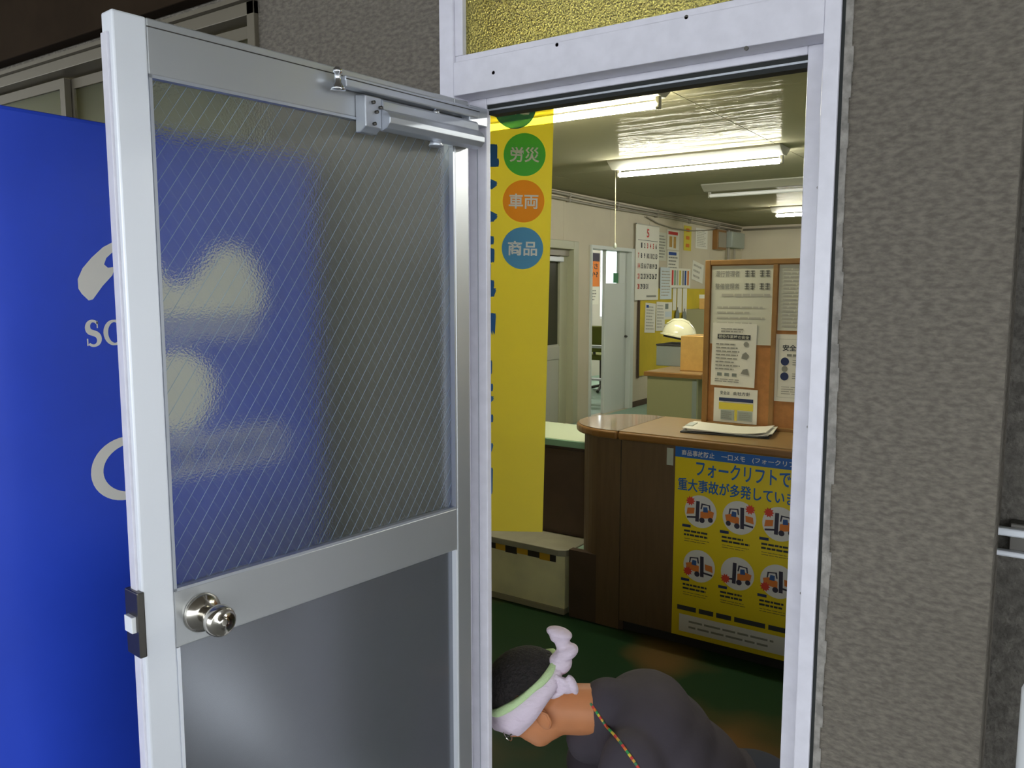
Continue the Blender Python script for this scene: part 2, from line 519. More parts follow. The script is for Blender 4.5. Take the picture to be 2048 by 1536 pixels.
# ------------------------------------------------------------------ the open door
DA = R(-95.5)
DW = 0.788
door = thing('door_1', 'open aluminium door with wired figured glass above a grey panel', 'door', (-1.135, 0.0, 0.0), (0, 0, DA), kind='structure')
T = 0.036
MB().box(0.735, DW, -T, 0, 0.012, 1.971).build('stile', M['alu'], door, bevel=0.003)
MB().box(0.002, 0.049, -T, 0, 0.012, 1.971).build('stile', M['alu_rail'], door, bevel=0.003)
MB().box(0.049, 0.735, -T, -0.0008, 1.886, 1.971).build('rail', M['alu_rail'], door, bevel=0.002)
MB().box(0.049, 0.735, -T, -0.0008, 0.952, 1.050).build('rail', M['alu_rail'], door, bevel=0.002)
MB().box(0.049, 0.735, -T, -0.0008, 0.012, 0.13).build('rail', M['alu_rail'], door, bevel=0.002)
MB().box(0.047, 0.737, -0.022, -0.012, 0.125, 0.956).build('lower_panel', M['alu_panel'], door)
for (a, b, c, d) in ((0.049, 0.735, 1.050, 1.055), (0.049, 0.735, 1.881, 1.886)):
    MB().box(a, b, -0.012, 0.0005, c, d).build('glazing_bead', M['closer'], door)
for (a, b) in ((0.049, 0.054), (0.730, 0.735)):
    MB().box(a, b, -0.012, 0.0005, 1.050, 1.886).build('glazing_bead', M['closer'], door)
for (a, b) in ((0.049, 0.055), (0.729, 0.735)):
    MB().box(a, b, -0.012, 0.0005, 0.13, 0.952).build('panel_bead', M['alu'], door)
MB().box(DW - 0.0005, DW + 0.004, -T + 0.004, -0.012, 0.03, 1.94).build('edge_strip', M['white_frame'], door, bevel=0.001)
MB().box(0.049, 0.735, -0.001, 0.0006, 1.957, 1.9585).build('seam', M['dark_steel'], door)
pane = MB().box(0.048, 0.736, -0.022, -0.016, 1.048, 1.888).build('glass_pane', M['door_glass'], door)
tag(pane, 'figured wired glass pane')
# wire net inside the pane: two sets of diagonals
mb = MB()
x0, x1, z0, z1 = 0.050, 0.734, 1.052, 1.884
sp, sl = 0.026, 1.45
def clipline(sgn, c):
    pts = []
    for x in (x0, x1):
        z = c + sgn * sl * x
        if z0 <= z <= z1: pts.append((x, z))
    for z in (z0, z1):
        x = (z - c) / (sgn * sl)
        if x0 < x < x1: pts.append((x, z))
    return pts[:2] if len(pts) >= 2 else None
for sgn in (1, -1):
    c = -1.0
    while c < 4.0:
        q = clipline(sgn, c)
        if q:
            (ax, az), (bx_, bz) = q
            mb.tube([(ax, -0.0135, az), (bx_, -0.0135, bz)], 0.00042 if sgn < 0 else 0.00012, 4, cap=False)
        c += sp * sl
tag(mb.build('wire_net', M['wire'], door, weld=False), 'thin diagonal wire net of the glass', kind='stuff')
# knob
kx, kz = 0.687, 1.000
k = MB().lathe([(0.034, 0.0), (0.034, 0.003), (0.031, 0.010), (0.020, 0.016), (0.0155, 0.018)], (kx, 0, kz), 'y', 32).build('knob_rose', M['steel'], door, smooth=True)
MB().lathe([(0.0145, 0.016), (0.0135, 0.030), (0.016, 0.036), (0.024, 0.042), (0.0268, 0.052), (0.0262, 0.062), (0.0235, 0.068), (0.0225, 0.0685), (0.010, 0.0665), (0.0095, 0.0705), (0.004, 0.0708)],
           (kx, 0, kz), 'y', 32).build('knob', M['steel'], door, smooth=True)
MB().lathe([(0.0045, 0.010), (0.0045, 0.0125), (0.002, 0.0135)], (kx + 0.019, 0, kz - 0.006), 'y', 12).build('screw', M['chrome'], door)
# latch
lt = MB().box(DW - 0.002, DW + 0.010, -T - 0.006, 0.003, 0.956, 1.066).build('latch_plate', M['dark_steel'], door, bevel=0.002)
MB().box(DW + 0.008, DW + 0.017, -T + 0.004, -0.006, 0.998, 1.025).build('latch_bolt', M['white_metal'], lt, bevel=0.001)
# hinge knuckles
for z in (0.28, 1.02, 1.76):
    MB().tube([(-0.002, -T - 0.006, z - 0.05), (-0.002, -T - 0.006, z + 0.05)], 0.007, 12).build('hinge', M['alu'], door)
# closer
cl = thing('closer_shape', None, None, (0, 0, 0)); cl.parent = door
for key in list(cl.keys()): del cl[key]
prof = [(0.0, 1.868), (0.030, 1.862), (0.044, 1.866), (0.053, 1.875), (0.054, 1.886), (0.047, 1.896), (0.036, 1.902), (0.034, 1.918), (0.030, 1.922), (0.0, 1.922)]
MB().prism([(y, z) for y, z in prof], 0.008, 0.285, axis='x').build('closer_body', M['closer'], cl, bevel=0.001)
MB().prism([(0, 1.856), (0.014, 1.856), (0.030, 1.866), (0.030, 1.924), (0, 1.928)], 0.285, 0.326, axis='x').build('closer_end_plate', M['closer'], cl, bevel=0.002)
for dx, z in ((0.308, 1.912), (0.30, 1.895), (0.290, 1.905), (0.306, 1.872)):
    MB().lathe([(0.0035, 0.030), (0.0035, 0.036), (0.0015, 0.037)], (dx, 0, z), 'y', 8).build('screw', M['dark_steel'], cl)
MB().box(0.0, 0.372, 0.010, 0.030, 1.930, 1.952).build('closer_arm', M['closer'], cl, bevel=0.003)
MB().box(0.0, 0.372, 0.0305, 0.0315, 1.944, 1.9455).build('arm_groove', M['dark_steel'], cl)
MB().lathe([(0.014, 1.922), (0.012, 1.928), (0.0065, 1.936), (0.006, 1.952), (0.009, 1.954), (0.0085, 1.960), (0.004, 1.964)], (0.384, 0.022, 0), 'z', 18).build('pivot_bolt', M['chrome'], cl, smooth=True)
MB().lathe([(0.010, 1.920), (0.010, 1.925), (0.005, 1.927), (0.005, 1.934)], (0.130, 0.022, 0), 'z', 14).build('spindle', M['chrome'], cl, smooth=True)
MB().lathe([(0.014, 1.853), (0.016, 1.855), (0.013, 1.862), (0.011, 1.868)], (0.130, 0.024, 0), 'z', 16).build('regulator_cap', M['closer'], cl, smooth=True)
MB().box(-0.03, 0.03, 0.004, 0.028, 1.916, 1.956).build('frame_bracket', M['closer'], cl, bevel=0.002)

# ------------------------------------------------------------------ facade window with shutter box
wn = thing('window_1', 'aluminium sliding window with dull frosted panes under a brown hood', 'window', (0, 0, 0), kind='structure')
wz0, wz1, wx0, wx1 = 1.15, 2.32, -3.95, -1.84
for (a, b, c, d) in ((wx0, wx1, wz1 - 0.035, wz1), (wx0, wx1, wz0, wz0 + 0.035), (wx0, wx0 + 0.035, wz0, wz1), (wx1 - 0.03, wx1, wz0, wz1)):
    MB().box(a, b, -0.015, 0.10, c, d).build('window_frame', M['dull_alu'], wn, bevel=0.002)
MB().box(wx0, wx1, -0.03, 0.0, wz1 + 0.0, wz1 + 0.012).build('head_drip', M['dull_alu'], wn)
for (a, b, y) in ((wx0 + 0.035, -2.90, 0.03), (-2.92, -2.62, 0.055), (-2.64, wx1 - 0.03, 0.03)):
    sh = MB()
    sh.box(a, b, y, y + 0.022, wz1 - 0.075, wz1 - 0.042).box(a, b, y, y + 0.022, wz0 + 0.035, wz0 + 0.085)
    sh.box(a, a + 0.032, y, y + 0.022, wz0 + 0.085, wz1 - 0.075).box(b - 0.032, b, y, y + 0.022, wz0 + 0.085, wz1 - 0.075)
    sa = sh.build('sash', M['dull_alu'], wn)
    MB().box(a + 0.03, b - 0.03, y + 0.008, y + 0.013, wz0 + 0.08, wz1 - 0.07).build('pane', M['window_glass'], sa)
tag(MB().box(-4.3, -1.80, -0.05, -0.002, 2.355, 2.745).build('shutter_box', M['shutter_brown'], bevel=0.004),
    'dark brown metal shutter box above the window at upper left', 'shutter box')

# ------------------------------------------------------------------ vending machine
VX = -1.50
vm = thing('vending_machine', 'tall blue vending machine with white lettering behind the open door', 'vending machine', (-2.0, -0.52, -0.02))
def vb(x0, x1, y0, y1, z0, z1, name, m, **k):
    return MB().box(x0 + 2.0, x1 + 2.0, y0 + 0.52, y1 + 0.52, z0 + 0.02, z1 + 0.02).build(name, m, vm, **k)
vb(-2.50, VX, -0.93, -0.13, 0.06, 1.862, 'cabinet', M['blue_paint'], bevel=0.008)
vb(-2.49, VX - 0.01, -1.00, -0.932, 0.10, 1.850, 'front_door', M['blue_paint'], bevel=0.01)
vb(-2.42, VX - 0.10, -1.006, -1.0, 0.95, 1.75, 'display_window', M['dark_glass'])
vb(-2.42, VX - 0.10, -1.006, -1.0, 0.25, 0.45, 'outlet_flap', M['dark_object'])
for x in (-2.45, VX - 0.05):
    for y in (-0.88, -0.18):
        MB().lathe([(0.025, 0), (0.025, 0.01), (0.015, 0.015), (0.015, 0.082)], (x + 2.0, y + 0.52, 0.0), 'z', 12).build('foot', M['dark_steel'], vm)
vp = thing('side_print', None, None, (VX + 2.0 + 0.0012, -0.70 + 0.52, 0.02), ROT_LEFTWALL); vp.parent = vm
for key in list(vp.keys()): del vp[key]
def ribbon(mb, pts, wid, z=0.0):
    """flat stroke through pts with varying width"""
    n = len(pts)
    L, Rr = [], []
    for i in range(n):
        a = Vector(pts[max(i - 1, 0)]); b = Vector(pts[min(i + 1, n - 1)])
        d = (b - a).normalized(); nrm = Vector((-d.y, d.x)) * wid[i] / 2
        p = Vector(pts[i]); L.append(p + nrm); Rr.append(p - nrm)
    vs = [(p.x, p.y, z) for p in L] + [(p.x, p.y, z) for p in Rr]
    mb.add(vs, [(i, i + 1, n + i + 1, n + i) for i in range(n - 1)])
def arc(cx, cy, rx, ry, a0, a1, n=18):
    return [(cx + rx * math.cos(R(a0 + (a1 - a0) * i / n)), cy + ry * math.sin(R(a0 + (a1 - a0) * i / n))) for i in range(n + 1)]
# emblem: a leaning petal shape with a notch, continued by two broad peaks
mb = MB()
petal = [(0.0, 1.545), (-0.006, 1.555), (-0.006, 1.572), (0.004, 1.592), (0.022, 1.612), (0.045, 1.632), (0.075, 1.648), (0.085, 1.64),
         (0.068, 1.628), (0.05, 1.612), (0.045, 1.600), (0.052, 1.594), (0.066, 1.596), (0.060, 1.580), (0.040, 1.560), (0.020, 1.535), (0.012, 1.533)]
mb.poly(petal, 0)
mb.build('emblem', M['print_white'], vp)
mb = MB().poly([(0.10, 1.50), (0.40, 1.50), (0.41, 1.56), (0.38, 1.62), (0.34, 1.65), (0.29, 1.64), (0.25, 1.60), (0.22, 1.57), (0.18, 1.56), (0.15, 1.60), (0.11, 1.63), (0.09, 1.56)], 0)
mb.build('emblem', M['print_white'], vp)
# the two letters in sight beside the door, then the word runs on behind the glass
mb = MB()
def letter_s(mb, x, y, h):
    q = h / 2
    p1 = arc(x + q * 0.62, y + h * 0.74, q * 0.42, h * 0.24, 30, 225, 14)
    p2 = arc(x + q * 0.62, y + h * 0.26, q * 0.46, h * 0.24, 60, -140, 14)
    pts = p1 + p2
    n = len(pts)
    wid = [0.10 * h + 0.13 * h * math.sin(PI * min(1, max(0, (i / (n - 1) - 0.15) / 0.7))) for i in range(n)]
    ribbon(mb, pts, wid)
    mb.rect(x + q * 0.92, y + h * 0.70, x + q * 1.02, y + h * 0.98, 0)
    mb.rect(x + q * 0.10, y + h * 0.02, x + q * 0.20, y + h * 0.30, 0)
def letter_o(mb, x, y, h):
    pts = arc(x + h * 0.42, y + h * 0.5, h * 0.36, h * 0.46, 0, 360, 28)
    ribbon(mb, pts, [0.09 * h + 0.10 * h * abs(math.cos(2 * PI * i / 28)) for i in range(29)])
letter_s(mb, 0.002, 1.448, 0.048); mb.build('letter', M['print_white'], vp)
mb = MB(); letter_o(mb, 0.038, 1.448, 0.048); mb.build('letter', M['print_white'], vp)
for i in range(7):
    mb = MB(); letter_o(mb, 0.082 + i * 0.044, 1.448, 0.046); mb.build('letter', M['print_white'], vp)
mb = MB().disc(0.185, 1.345, 0.085, 0, n=40); mb.build('disc_print', M['print_white'], vp)
mb = MB()
pts = arc(0.075, 1.207, 0.066, 0.055, 55, 305, 30)
ribbon(mb, pts, [0.008 + 0.016 * math.sin(PI * i / 30) for i in range(31)])
mb.build('letter', M['print_white'], vp)
for i in range(5):
    mb = MB(); letter_o(mb, 0.13 + i * 0.062, 1.165, 0.085); mb.build('letter', M['print_white'], vp)

# ------------------------------------------------------------------ right edge: conduit clamps and white post
pb = thing('pipe_bracket', 'grey metal bracket with two bright rails in the corner at lower right', 'bracket', (-0.02, 0.16, 0))
MB().box(-0.06, 0.30, -0.045, -0.028, 1.128, 1.142).build('bracket_rail', M['alu'], pb, bevel=0.003)
MB().box(-0.075, 0.30, -0.045, -0.028, 1.092, 1.102).build('bracket_rail', M['alu'], pb, bevel=0.003)
MB().box(-0.04, 0.0, -0.03, 0.0, 1.09, 1.15).build('bracket_plate', M['dark_steel'], pb, bevel=0.003)
dp = thing('corner_pipe', 'dark drain pipe running up the recess beside the stucco pier', 'pipe', (0.075, 0.068, 0))
MB().tube([(0, 0, 0), (0, 0, 2.745)], 0.042, 16).build('pipe_shaft', M['stucco_dark'], dp, smooth=True)
MB().tube([(0, 0, 1.70), (0, 0, 1.76)], 0.047, 16).build('pipe_collar', M['stucco_dark'], dp)
wp = thing('white_bollard', 'white painted post at the extreme lower right edge', 'post', (0.02, -0.30, -0.02))
MB().lathe([(0.038, 0), (0.038, 1.06), (0.032, 1.075), (0.012, 1.082)], (0, 0, 0), 'z', 24).build('post_shaft', M['white_metal'], wp, smooth=True)
MB().lathe([(0.07, 0), (0.07, 0.012), (0.04, 0.02)], (0, 0, 0), 'z', 20).build('base_plate', M['alu'], wp)

# ------------------------------------------------------------------ the room
XL, XR, YE, ZC, ZU = -3.79, 3.00, 9.75, 2.44, 0.315
tag(MB().box(XL - 0.1, XR, 0.16, 1.80, -0.1, 0.0).build('floor', M['floor_green']), kind='structure')
tag(MB().box(XL - 0.1, XR, 1.80, YE, -0.1, ZU - 0.001).build('floor_office', M['floor_teal']), kind='structure')
tag(MB().box(XL - 0.1, XR + 0.1, YE, YE + 0.1, 0, 2.6).build('wall_back', M['wall_beige']), kind='structure')
tag(MB().box(XR, XR + 0.1, 0.16, YE, 0, 2.6).build('wall_right', M['wall_beige']), kind='structure')
# ceiling boards
ce = thing('ceiling', 'glossy brownish ceiling boards', 'ceiling', (0, 0, 0), kind='structure')
for k in list(ce.keys()):
    if k == 'category': del ce[k]
MB().box(XL - 0.1, XR + 0.1, 0.16, YE, ZC + 0.012, 2.6).build('ceiling_deck', M['ceiling'], ce)
cx = [XL, -3.36, -1.53, 0.30, 2.12, XR]
cy = [0.16, 0.35, 2.18, 4.0, 5.83, 7.65, YE]
for i in range(len(cx) - 1):
    for j in range(len(cy) - 1):
        MB().box(cx[i] + 0.002, cx[i + 1] - 0.002, cy[j] + 0.002, cy[j + 1] - 0.002, ZC, ZC + 0.012).build('ceiling_board', M['ceiling'], ce)
# left wall, boards between seams, two doorways
wl = thing('wall_left', 'beige boarded wall', 'wall', (0, 0, 0), kind='structure')
for k in list(wl.keys()):
    if k == 'category': del wl[k]
D1 = (4.25, 5.15, ZU, 2.005); D2 = (5.393, 6.332, ZU, 1.99)
seams = [0.16, 1.26, 2.17, 3.08, 3.99, 4.90, 5.81, 6.72, 7.63, 8.54, YE]
for i in range(len(seams) - 1):
    a, b = seams[i] + 0.0015, seams[i + 1] - 0.0015
    A = sorted({a, b, *[v for q in (D1, D2) for v in q[:2] if a < v < b]})
    B = sorted({0.0, ZU, D1[3], D2[3], 2.6})
    mb = MB()
    for p in range(len(A) - 1):
        for q in range(len(B) - 1):
            ya, za = (A[p] + A[p + 1]) / 2, (B[q] + B[q + 1]) / 2
            if any(h[0] < ya < h[1] and h[2] < za < h[3] for h in (D1, D2)): continue
            mb.box(XL - 0.1, XL, A[p], A[p + 1], B[q], B[q + 1])
    mb.build('wall_board', M['wall_beige'], wl)
tag(MB().box(XL, XL + 0.012, 6.34, YE, ZU, ZU + 0.06).build('baseboard_left', M['cab_dark']), kind='structure')

# grey sliding door in the left wall
d2 = thing('door_2', 'grey framed door with dark upper glass in the left wall', 'door', (XL, 4.7, ZU), kind='structure')
def lb(x0, x1, y0, y1, z0, z1, name, m, par=None, **k):
    return MB().box(x0, x1, y0 - 4.7, y1 - 4.7, z0 - ZU, z1 - ZU).build(name, m, par or d2, **k)
lb(-0.12, 0.02, 5.06, 5.15, ZU, 2.005, 'frame_post', M['frame_green'], bevel=0.004)
lb(-0.12, 0.02, 4.25, 4.33, ZU, 2.005, 'frame_post', M['frame_green'], bevel=0.004)
lb(-0.12, 0.02, 4.33, 5.06, 1.93, 2.005, 'frame_head', M['frame_green'], bevel=0.004)
lb(-0.12, -0.03, 4.33, 5.06, 1.87, 1.93, 'transom_rail', M['pvc_grey'], bevel=0.003)
lb(-0.10, -0.05, 4.93, 5.06, ZU, 1.87, 'sliding_post', M['frame_green'], bevel=0.004)
lb(-0.105, -0.06, 4.33, 4.93, ZU, 1.065, 'lower_panel', M['door_grey'], bevel=0.002)
lb(-0.10, -0.052, 4.33, 4.93, 0.93, 1.05, 'mid_rail', M['door_grey'], bevel=0.003)
lb(-0.09, -0.075, 4.33, 4.93, 1.06, 1.87, 'glass_pane', M['dark_glass'])
lb(-0.052, -0.02, 4.45, 4.95, 1.815, 1.86, 'closer_shape', M['white_metal'], bevel=0.006)  # white bar put in for a lamp reflection along the glass top

# white half-open door in the second doorway
d3 = thing('door_3', 'white half-open door with a small bright pane', 'door', (XL, 5.86, ZU), kind='structure')
def db(x0, x1, y0, y1, z0, z1, name, m, **k):
    return MB().box(x0, x1, y0 - 5.86, y1 - 5.86, z0 - ZU, z1 - ZU).build(name, m, d3, **k)
db(-0.12, 0.02, 5.393, 5.42, ZU, 1.99, 'frame_post', M['door_white'], bevel=0.003)
db(-0.12, 0.02, 6.26, 6.332, ZU, 1.99, 'frame_post', M['door_white'], bevel=0.003)
db(-0.12, 0.02, 5.42, 6.26, 1.955, 1.99, 'frame_head', M['door_white'], bevel=0.003)
db(-0.07, -0.035, 5.78, 6.26, ZU, 1.63, 'lower_panel', M['door_white'], bevel=0.003)
db(-0.07, -0.035, 5.78, 5.80, 1.63, 1.955, 'stile', M['door_white'], bevel=0.002)
db(-0.07, -0.035, 6.09, 6.26, 1.63, 1.955, 'stile', M['door_white'], bevel=0.002)
db(-0.056, -0.05, 5.80, 6.09, 1.63, 1.955, 'glass_pane', M['clear_glass'])
db(-0.05, -0.046, 5.98, 6.085, 1.635, 1.735, 'green_sticker', M['ink_green'])
MB().lathe([(0.012, 0), (0.012, 0.02), (0.006, 0.03)], (-0.035, 6.235 - 5.86, 1.08 - ZU), 'x', 12).build('door_knob', M['dark_steel'], d3)

# side room beyond that doorway
XW = -5.7
tag(MB().box(XW, XL - 0.1, 4.0, 11.2, 0.2, ZU).build('floor_side_room', M['floor_teal']), kind='structure')
tag(MB().box(XW - 0.1, XL - 0.1, 3.9, 4.0, ZU, 2.6).build('wall_side_room_front', M['room_white']), kind='structure')
tag(MB().box(XW - 0.1, XL - 0.1, 11.2, 11.3, ZU, 2.6).build('wall_side_room_back', M['room_white']), kind='structure')
tag(MB().box(XW - 0.1, XL - 0.1, 4.0, 11.2, 2.5, 2.6).build('ceiling_side_room', M['room_white']), kind='structure')
tag(MB().box(XL - 0.12, XL - 0.1, 6.4, 11.2, ZU, 2.6).build('wall_side_room_inner', M['room_white']), kind='structure')
slab_with_holes('wall_side_room', M['room_white'], [4.0, 11.2], [ZU, 2.6], [(9.20, 11.0, 1.14, 2.3)], XW - 0.1, XW, axis='x')
w3 = thing('window_2', 'bright window of the side room', 'window', (XW, 10.10, 1.14), kind='structure')
for (a, b, c, d) in ((-0.90, 0.90, 0, 0.04), (-0.90, 0.90, 1.12, 1.16), (-0.90, -0.87, 0.04, 1.12), (0.87, 0.90, 0.04, 1.12), (-0.015, 0.015, 0.04, 1.12)):
    MB().box(-0.07, -0.03, a, b, c, d).build('window_frame', M['white_metal'], w3)
MB().box(-0.055, -0.05, -0.87, 0.87, 0.04, 1.12).build('pane', M['clear_glass'], w3)
s1 = sheet('warning_poster', 'orange and black poster with bold characters in the side room', 'poster', (XW + 0.002, 8.76, 1.62), ROT_LEFTWALL, 0.40, 0.48, M['orange'])
mb = MB().rect(0.0, 0.36, 0.40, 0.48, 0.003); mb.build('title_band', M['dark_print'], s1)
mb = MB(); text_into(mb, '高さ', 0.05, 0.245, 0.35, 0.335, 0.003, 0.02); text_into(mb, 'か?', 0.06, 0.13, 0.35, 0.22, 0.003, 0.02)
mb.build('lettering', M['ink'], s1)
s2 = sheet('notice_sheet', 'white notice sheet under the orange poster in the side room', 'paper', (XW + 0.002, 8.76, 1.36), ROT_LEFTWALL, 0.38, 0.25, M['paper'])
bars(s2, 'printed_lines', M['ink_grey'], lines(0.05, 0.33, 0.22, 0.05, 4))
ch = thing('office_chair', 'olive green chair backrest glimpsed through the second doorway', 'chair', (-4.75, 7.25, ZU))
MB().box(-0.22, 0.22, -0.04, 0.04, 0.50, 0.82).build('backrest', M['olive'], ch, bevel=0.03)
MB().box(-0.22, 0.22, 0.0, 0.44, 0.40, 0.47).build('seat', M['olive'], ch, bevel=0.02)
MB().tube([(0, 0.05, 0.42), (0, 0.0, 0.60)], 0.018, 8).build('back_post', M['dark_steel'], ch)
MB().tube([(0, 0.22, 0.04), (0, 0.22, 0.40)], 0.025, 10).build('column', M['dark_steel'], ch)
for i in range(5):
    a = 2 * PI * i / 5
    MB().tube([(0, 0.22, 0.07), (0.26 * math.cos(a), 0.22 + 0.26 * math.sin(a), 0.02)], 0.018, 8).build('leg', M['dark_steel'], ch)
ld = thing('step_ladder', 'small white metal step ladder standing in the second doorway', 'ladder', (-4.35, 6.62, ZU))
MB().box(-0.20, 0.20, -0.05, 0.05, 0.60, 0.63).build('top_step', M['white_metal'], ld, bevel=0.004)
MB().box(-0.21, 0.21, -0.18, -0.08, 0.25, 0.27).build('step', M['white_metal'], ld, bevel=0.003)
for sx in (-0.2, 0.2):
    MB().tube([(sx * 0.9, -0.03, 0.60), (sx * 1.15, -0.24, 0.01)], 0.011, 8).build('leg', M['white_metal'], ld)
    MB().tube([(sx * 0.9, 0.03, 0.60), (sx * 1.15, 0.24, 0.01)], 0.011, 8).build('leg', M['white_metal'], ld)

# ------------------------------------------------------------------ step at the office edge
st = thing('entrance_step', 'low beige step with worn yellow and black tape along its edge', 'step', (-2.84, 1.78, 0))
MB().box(-0.95, 0.93, -0.02, 0.019, 0.03, 0.288).build('riser', M['riser'], st)
MB().box(-0.95, 0.93, -0.026, 0.019, 0.0, 0.028).build('base_strip', M['base_strip'], st, bevel=0.003)
out = [(-0.95, -0.035), (0.90, -0.035), (0.935, -0.02), (0.95, 0.02), (0.95, 0.17), (0.94, 0.20), (-0.95, 0.20)]
MB().prism(out, 0.290, ZU + 0.006).build('tread', M['tread'], st, bevel=0.003)
x = -0.93; i = 0
while x < 0.86:
    L = random.uniform(0.045, 0.075)
    MB().box(x, min(x + L, 0.88), -0.0225, -0.02, 0.255 + random.uniform(-0.004, 0.004), 0.287).build('tape', M['tape_yellow'] if i % 2 == 0 else M['tape_black'], st)
    x += L; i += 1

# ------------------------------------------------------------------ reception counter
ct = thing('reception_counter', 'brown reception counter with a rounded wooden worktop', 'counter', (-1.0, 2.0, 0))
OX, OY = 1.0, -2.0
def cb(x0, x1, y0, y1, z0, z1, name, m, **k):
    return MB().box(x0 + OX, x1 + OX, y0 + OY, y1 + OY, z0, z1).build(name, m, ct, **k)
for a, b in ((-1.618, -0.70), (-0.694, 0.22), (0.226, XR - 0.01)):
    cb(a, b, 1.760, 1.79, 0.045, 0.890, 'front_panel', M['counter_panel'])
cb(-1.60, XR - 0.01, 1.79, 1.80, 0.0, 0.890, 'carcass', M['cab_dark'])
cb(-1.888, -1.60, 1.762, 1.799, 0.0, 0.33, 'kick_panel', M['cab_dark'])
cb(-1.60, XR - 0.01, 1.775, 1.79, 0.0, 0.045, 'plinth', M['dark_object'])
pts = [(-1.624, 1.760)] + [(-1.72 + 0.15 * math.cos(R(a)), 1.91 + 0.15 * math.sin(R(a))) for a in range(270, 179, -10)] + [(-1.87, 2.14), (-1.624, 2.14)]
MB().prism([(x + OX, y + OY) for x, y in pts], 0.0, 0.890).build('rounded_end', M['counter_panel'], ct)
def top_outline(front, back, left):
    r_ = (back - front) / 2
    c = left + r_
    return c, [(c + r_ * math.cos(R(a)), (front + back) / 2 + r_ * math.sin(R(a))) for a in range(90, 271, 9)]
c, semi = top_outline(1.735, 2.27, -1.950)
pts = semi + [(-1.632, 1.735), (-1.632, 2.27)]
MB().prism([(x + OX, y + OY) for x, y in pts], 0.890, 0.926).build('end_edge', M['counter_edge'], ct, bevel=0.010, seg=3, smooth=False)
c, semi = top_outline(1.746, 2.259, -1.939)
pts = semi + [(-1.632, 1.746), (-1.632, 2.259)]
MB().prism([(x + OX, y + OY) for x, y in pts], 0.925, 0.929).build('end_top', M['counter_top_end'], ct)
cb(-1.628, XR - 0.01, 1.735, 2.27, 0.890, 0.926, 'worktop_edge', M['counter_edge'], bevel=0.010, seg=3)
cb(-1.628, XR - 0.012, 1.746, 2.259, 0.925, 0.929, 'worktop', M['counter_top'])
pl = sheet('name_plate', None, None, (-1.40 + OX, 1.759 + OY, 0.80), ROT_FRONT, 0.03, 0.075, M['clip']); pl.parent = ct
for k in list(pl.keys()): del pl[k]

# low cabinet with mint top beside the counter
lc = thing('low_cabinet', 'low dark brown cabinet with a pale mint top beside the counter end', 'cabinet', (-2.09, 2.18, ZU + 0.006))
MB().box(-0.36, 0.18, -0.20, 0.22, 0.0, 0.455).build('body', M['cab_dark'], lc)
MB().box(-0.38, 0.20, -0.215, 0.24, 0.455, 0.488).build('top_edge', M['mint_edge'], lc, bevel=0.002)
MB().box(-0.372, 0.192, -0.205, 0.232, 0.487, 0.490).build('top', M['mint'], lc)
for i in (0, 1):
    MB().box(-0.352 + i * 0.263, -0.352 + i * 0.263 + 0.258, -0.212, -0.2, 0.02, 0.44).build('door', M['cab_dark'], lc)

# notice board standing on the counter
BY = 2.15
nb = thing('notice_board', 'brown notice board with wooden frame standing on the counter', 'notice board', (-0.55, BY, 0.929))
def nbb(x0, x1, y0, y1, z0, z1, name, m, **k):
    return MB().box(x0 + 0.55, x1 + 0.55, y0 - BY, y1 - BY, z0 - 0.929, z1 - 0.929).build(name, m, nb, **k)
nbb(-1.365, 0.30, 2.142, 2.155, 0.94, 1.675, 'panel', M['cork'])
for (a, b, c_, d) in ((-1.392, -1.366, 0.929, 1.692), (-1.080, -1.058, 0.945, 1.668), (-0.40, -0.378, 0.945, 1.668), (0.30, 0.326, 0.929, 1.692)):
    nbb(a, b, 2.130, 2.165, c_, d, 'frame_post', M['wood_frame'], bevel=0.003)
nbb(-1.366, 0.30, 2.130, 2.165, 1.668, 1.692, 'frame_rail', M['wood_frame'], bevel=0.003)
nbb(-1.366, 0.30, 2.130, 2.165, 0.929, 0.945, 'frame_rail', M['wood_frame'], bevel=0.003)

PY = 2.1405
pa = sheet('notice_sheet', 'large white sheet with two rows of big grey characters, top of board', 'paper', (-1.362, PY, 1.31), ROT_FRONT, 0.282, 0.355, M['paper_grey'])
mb = MB()
text_into(mb, '運行管理者', 0.018, 0.305, 0.130, 0.333, 0.003, 0.01)
text_into(mb, '整備管理者', 0.018, 0.248, 0.130, 0.276, 0.003, 0.01)
for y in (0.305, 0.248):
    for x in (0.155, 0.180, 0.222, 0.247):
        for q in range(3): mb.rect(x, y + q * 0.0105, x + 0.02, y + q * 0.0105 + 0.006, 0.003)
        mb.rect(x + 0.008, y, x + 0.012, y + 0.028, 0.003)
mb.build('lettering', M['ink_grey'], pa)
bars(pa, 'printed_lines', M['ink_light'], lines(0.05, 0.27, 0.235, 0.21, 1, 0.5, 0) + lines(0.03, 0.25, 0.18, 0.06, 5, 0.3))
pbx = sheet('safety_sheet', 'white sheet with a black title bar pinned below the large notice', 'paper', (-1.353, PY - 0.003, 1.118), ROT_FRONT, 0.205, 0.288, M['paper'], roll=R(-0.8))
bars(pbx, 'title_bar', M['ink'], [(0.025, 0.216, 0.178, 0.238)])
mb = MB(); text_into(mb, '荷役作業時の安全', 0.03, 0.219, 0.173, 0.235, 0.0045, 0.01); mb.build('lettering', M['paper_grey'], pbx)
bars(pbx, 'printed_lines', M['ink_grey'], lines(0.04, 0.16, 0.268, 0.245, 2, 0.4) + lines(0.02, 0.14, 0.20, 0.07, 8, 0.35) + lines(0.02, 0.18, 0.035, 0.015, 2, 0.4))
bars(pbx, 'picture', M['file_grey'], [(0.03, 0.045, 0.052, 0.06), (0.064, 0.045, 0.086, 0.06), (0.10, 0.045, 0.122, 0.06)])
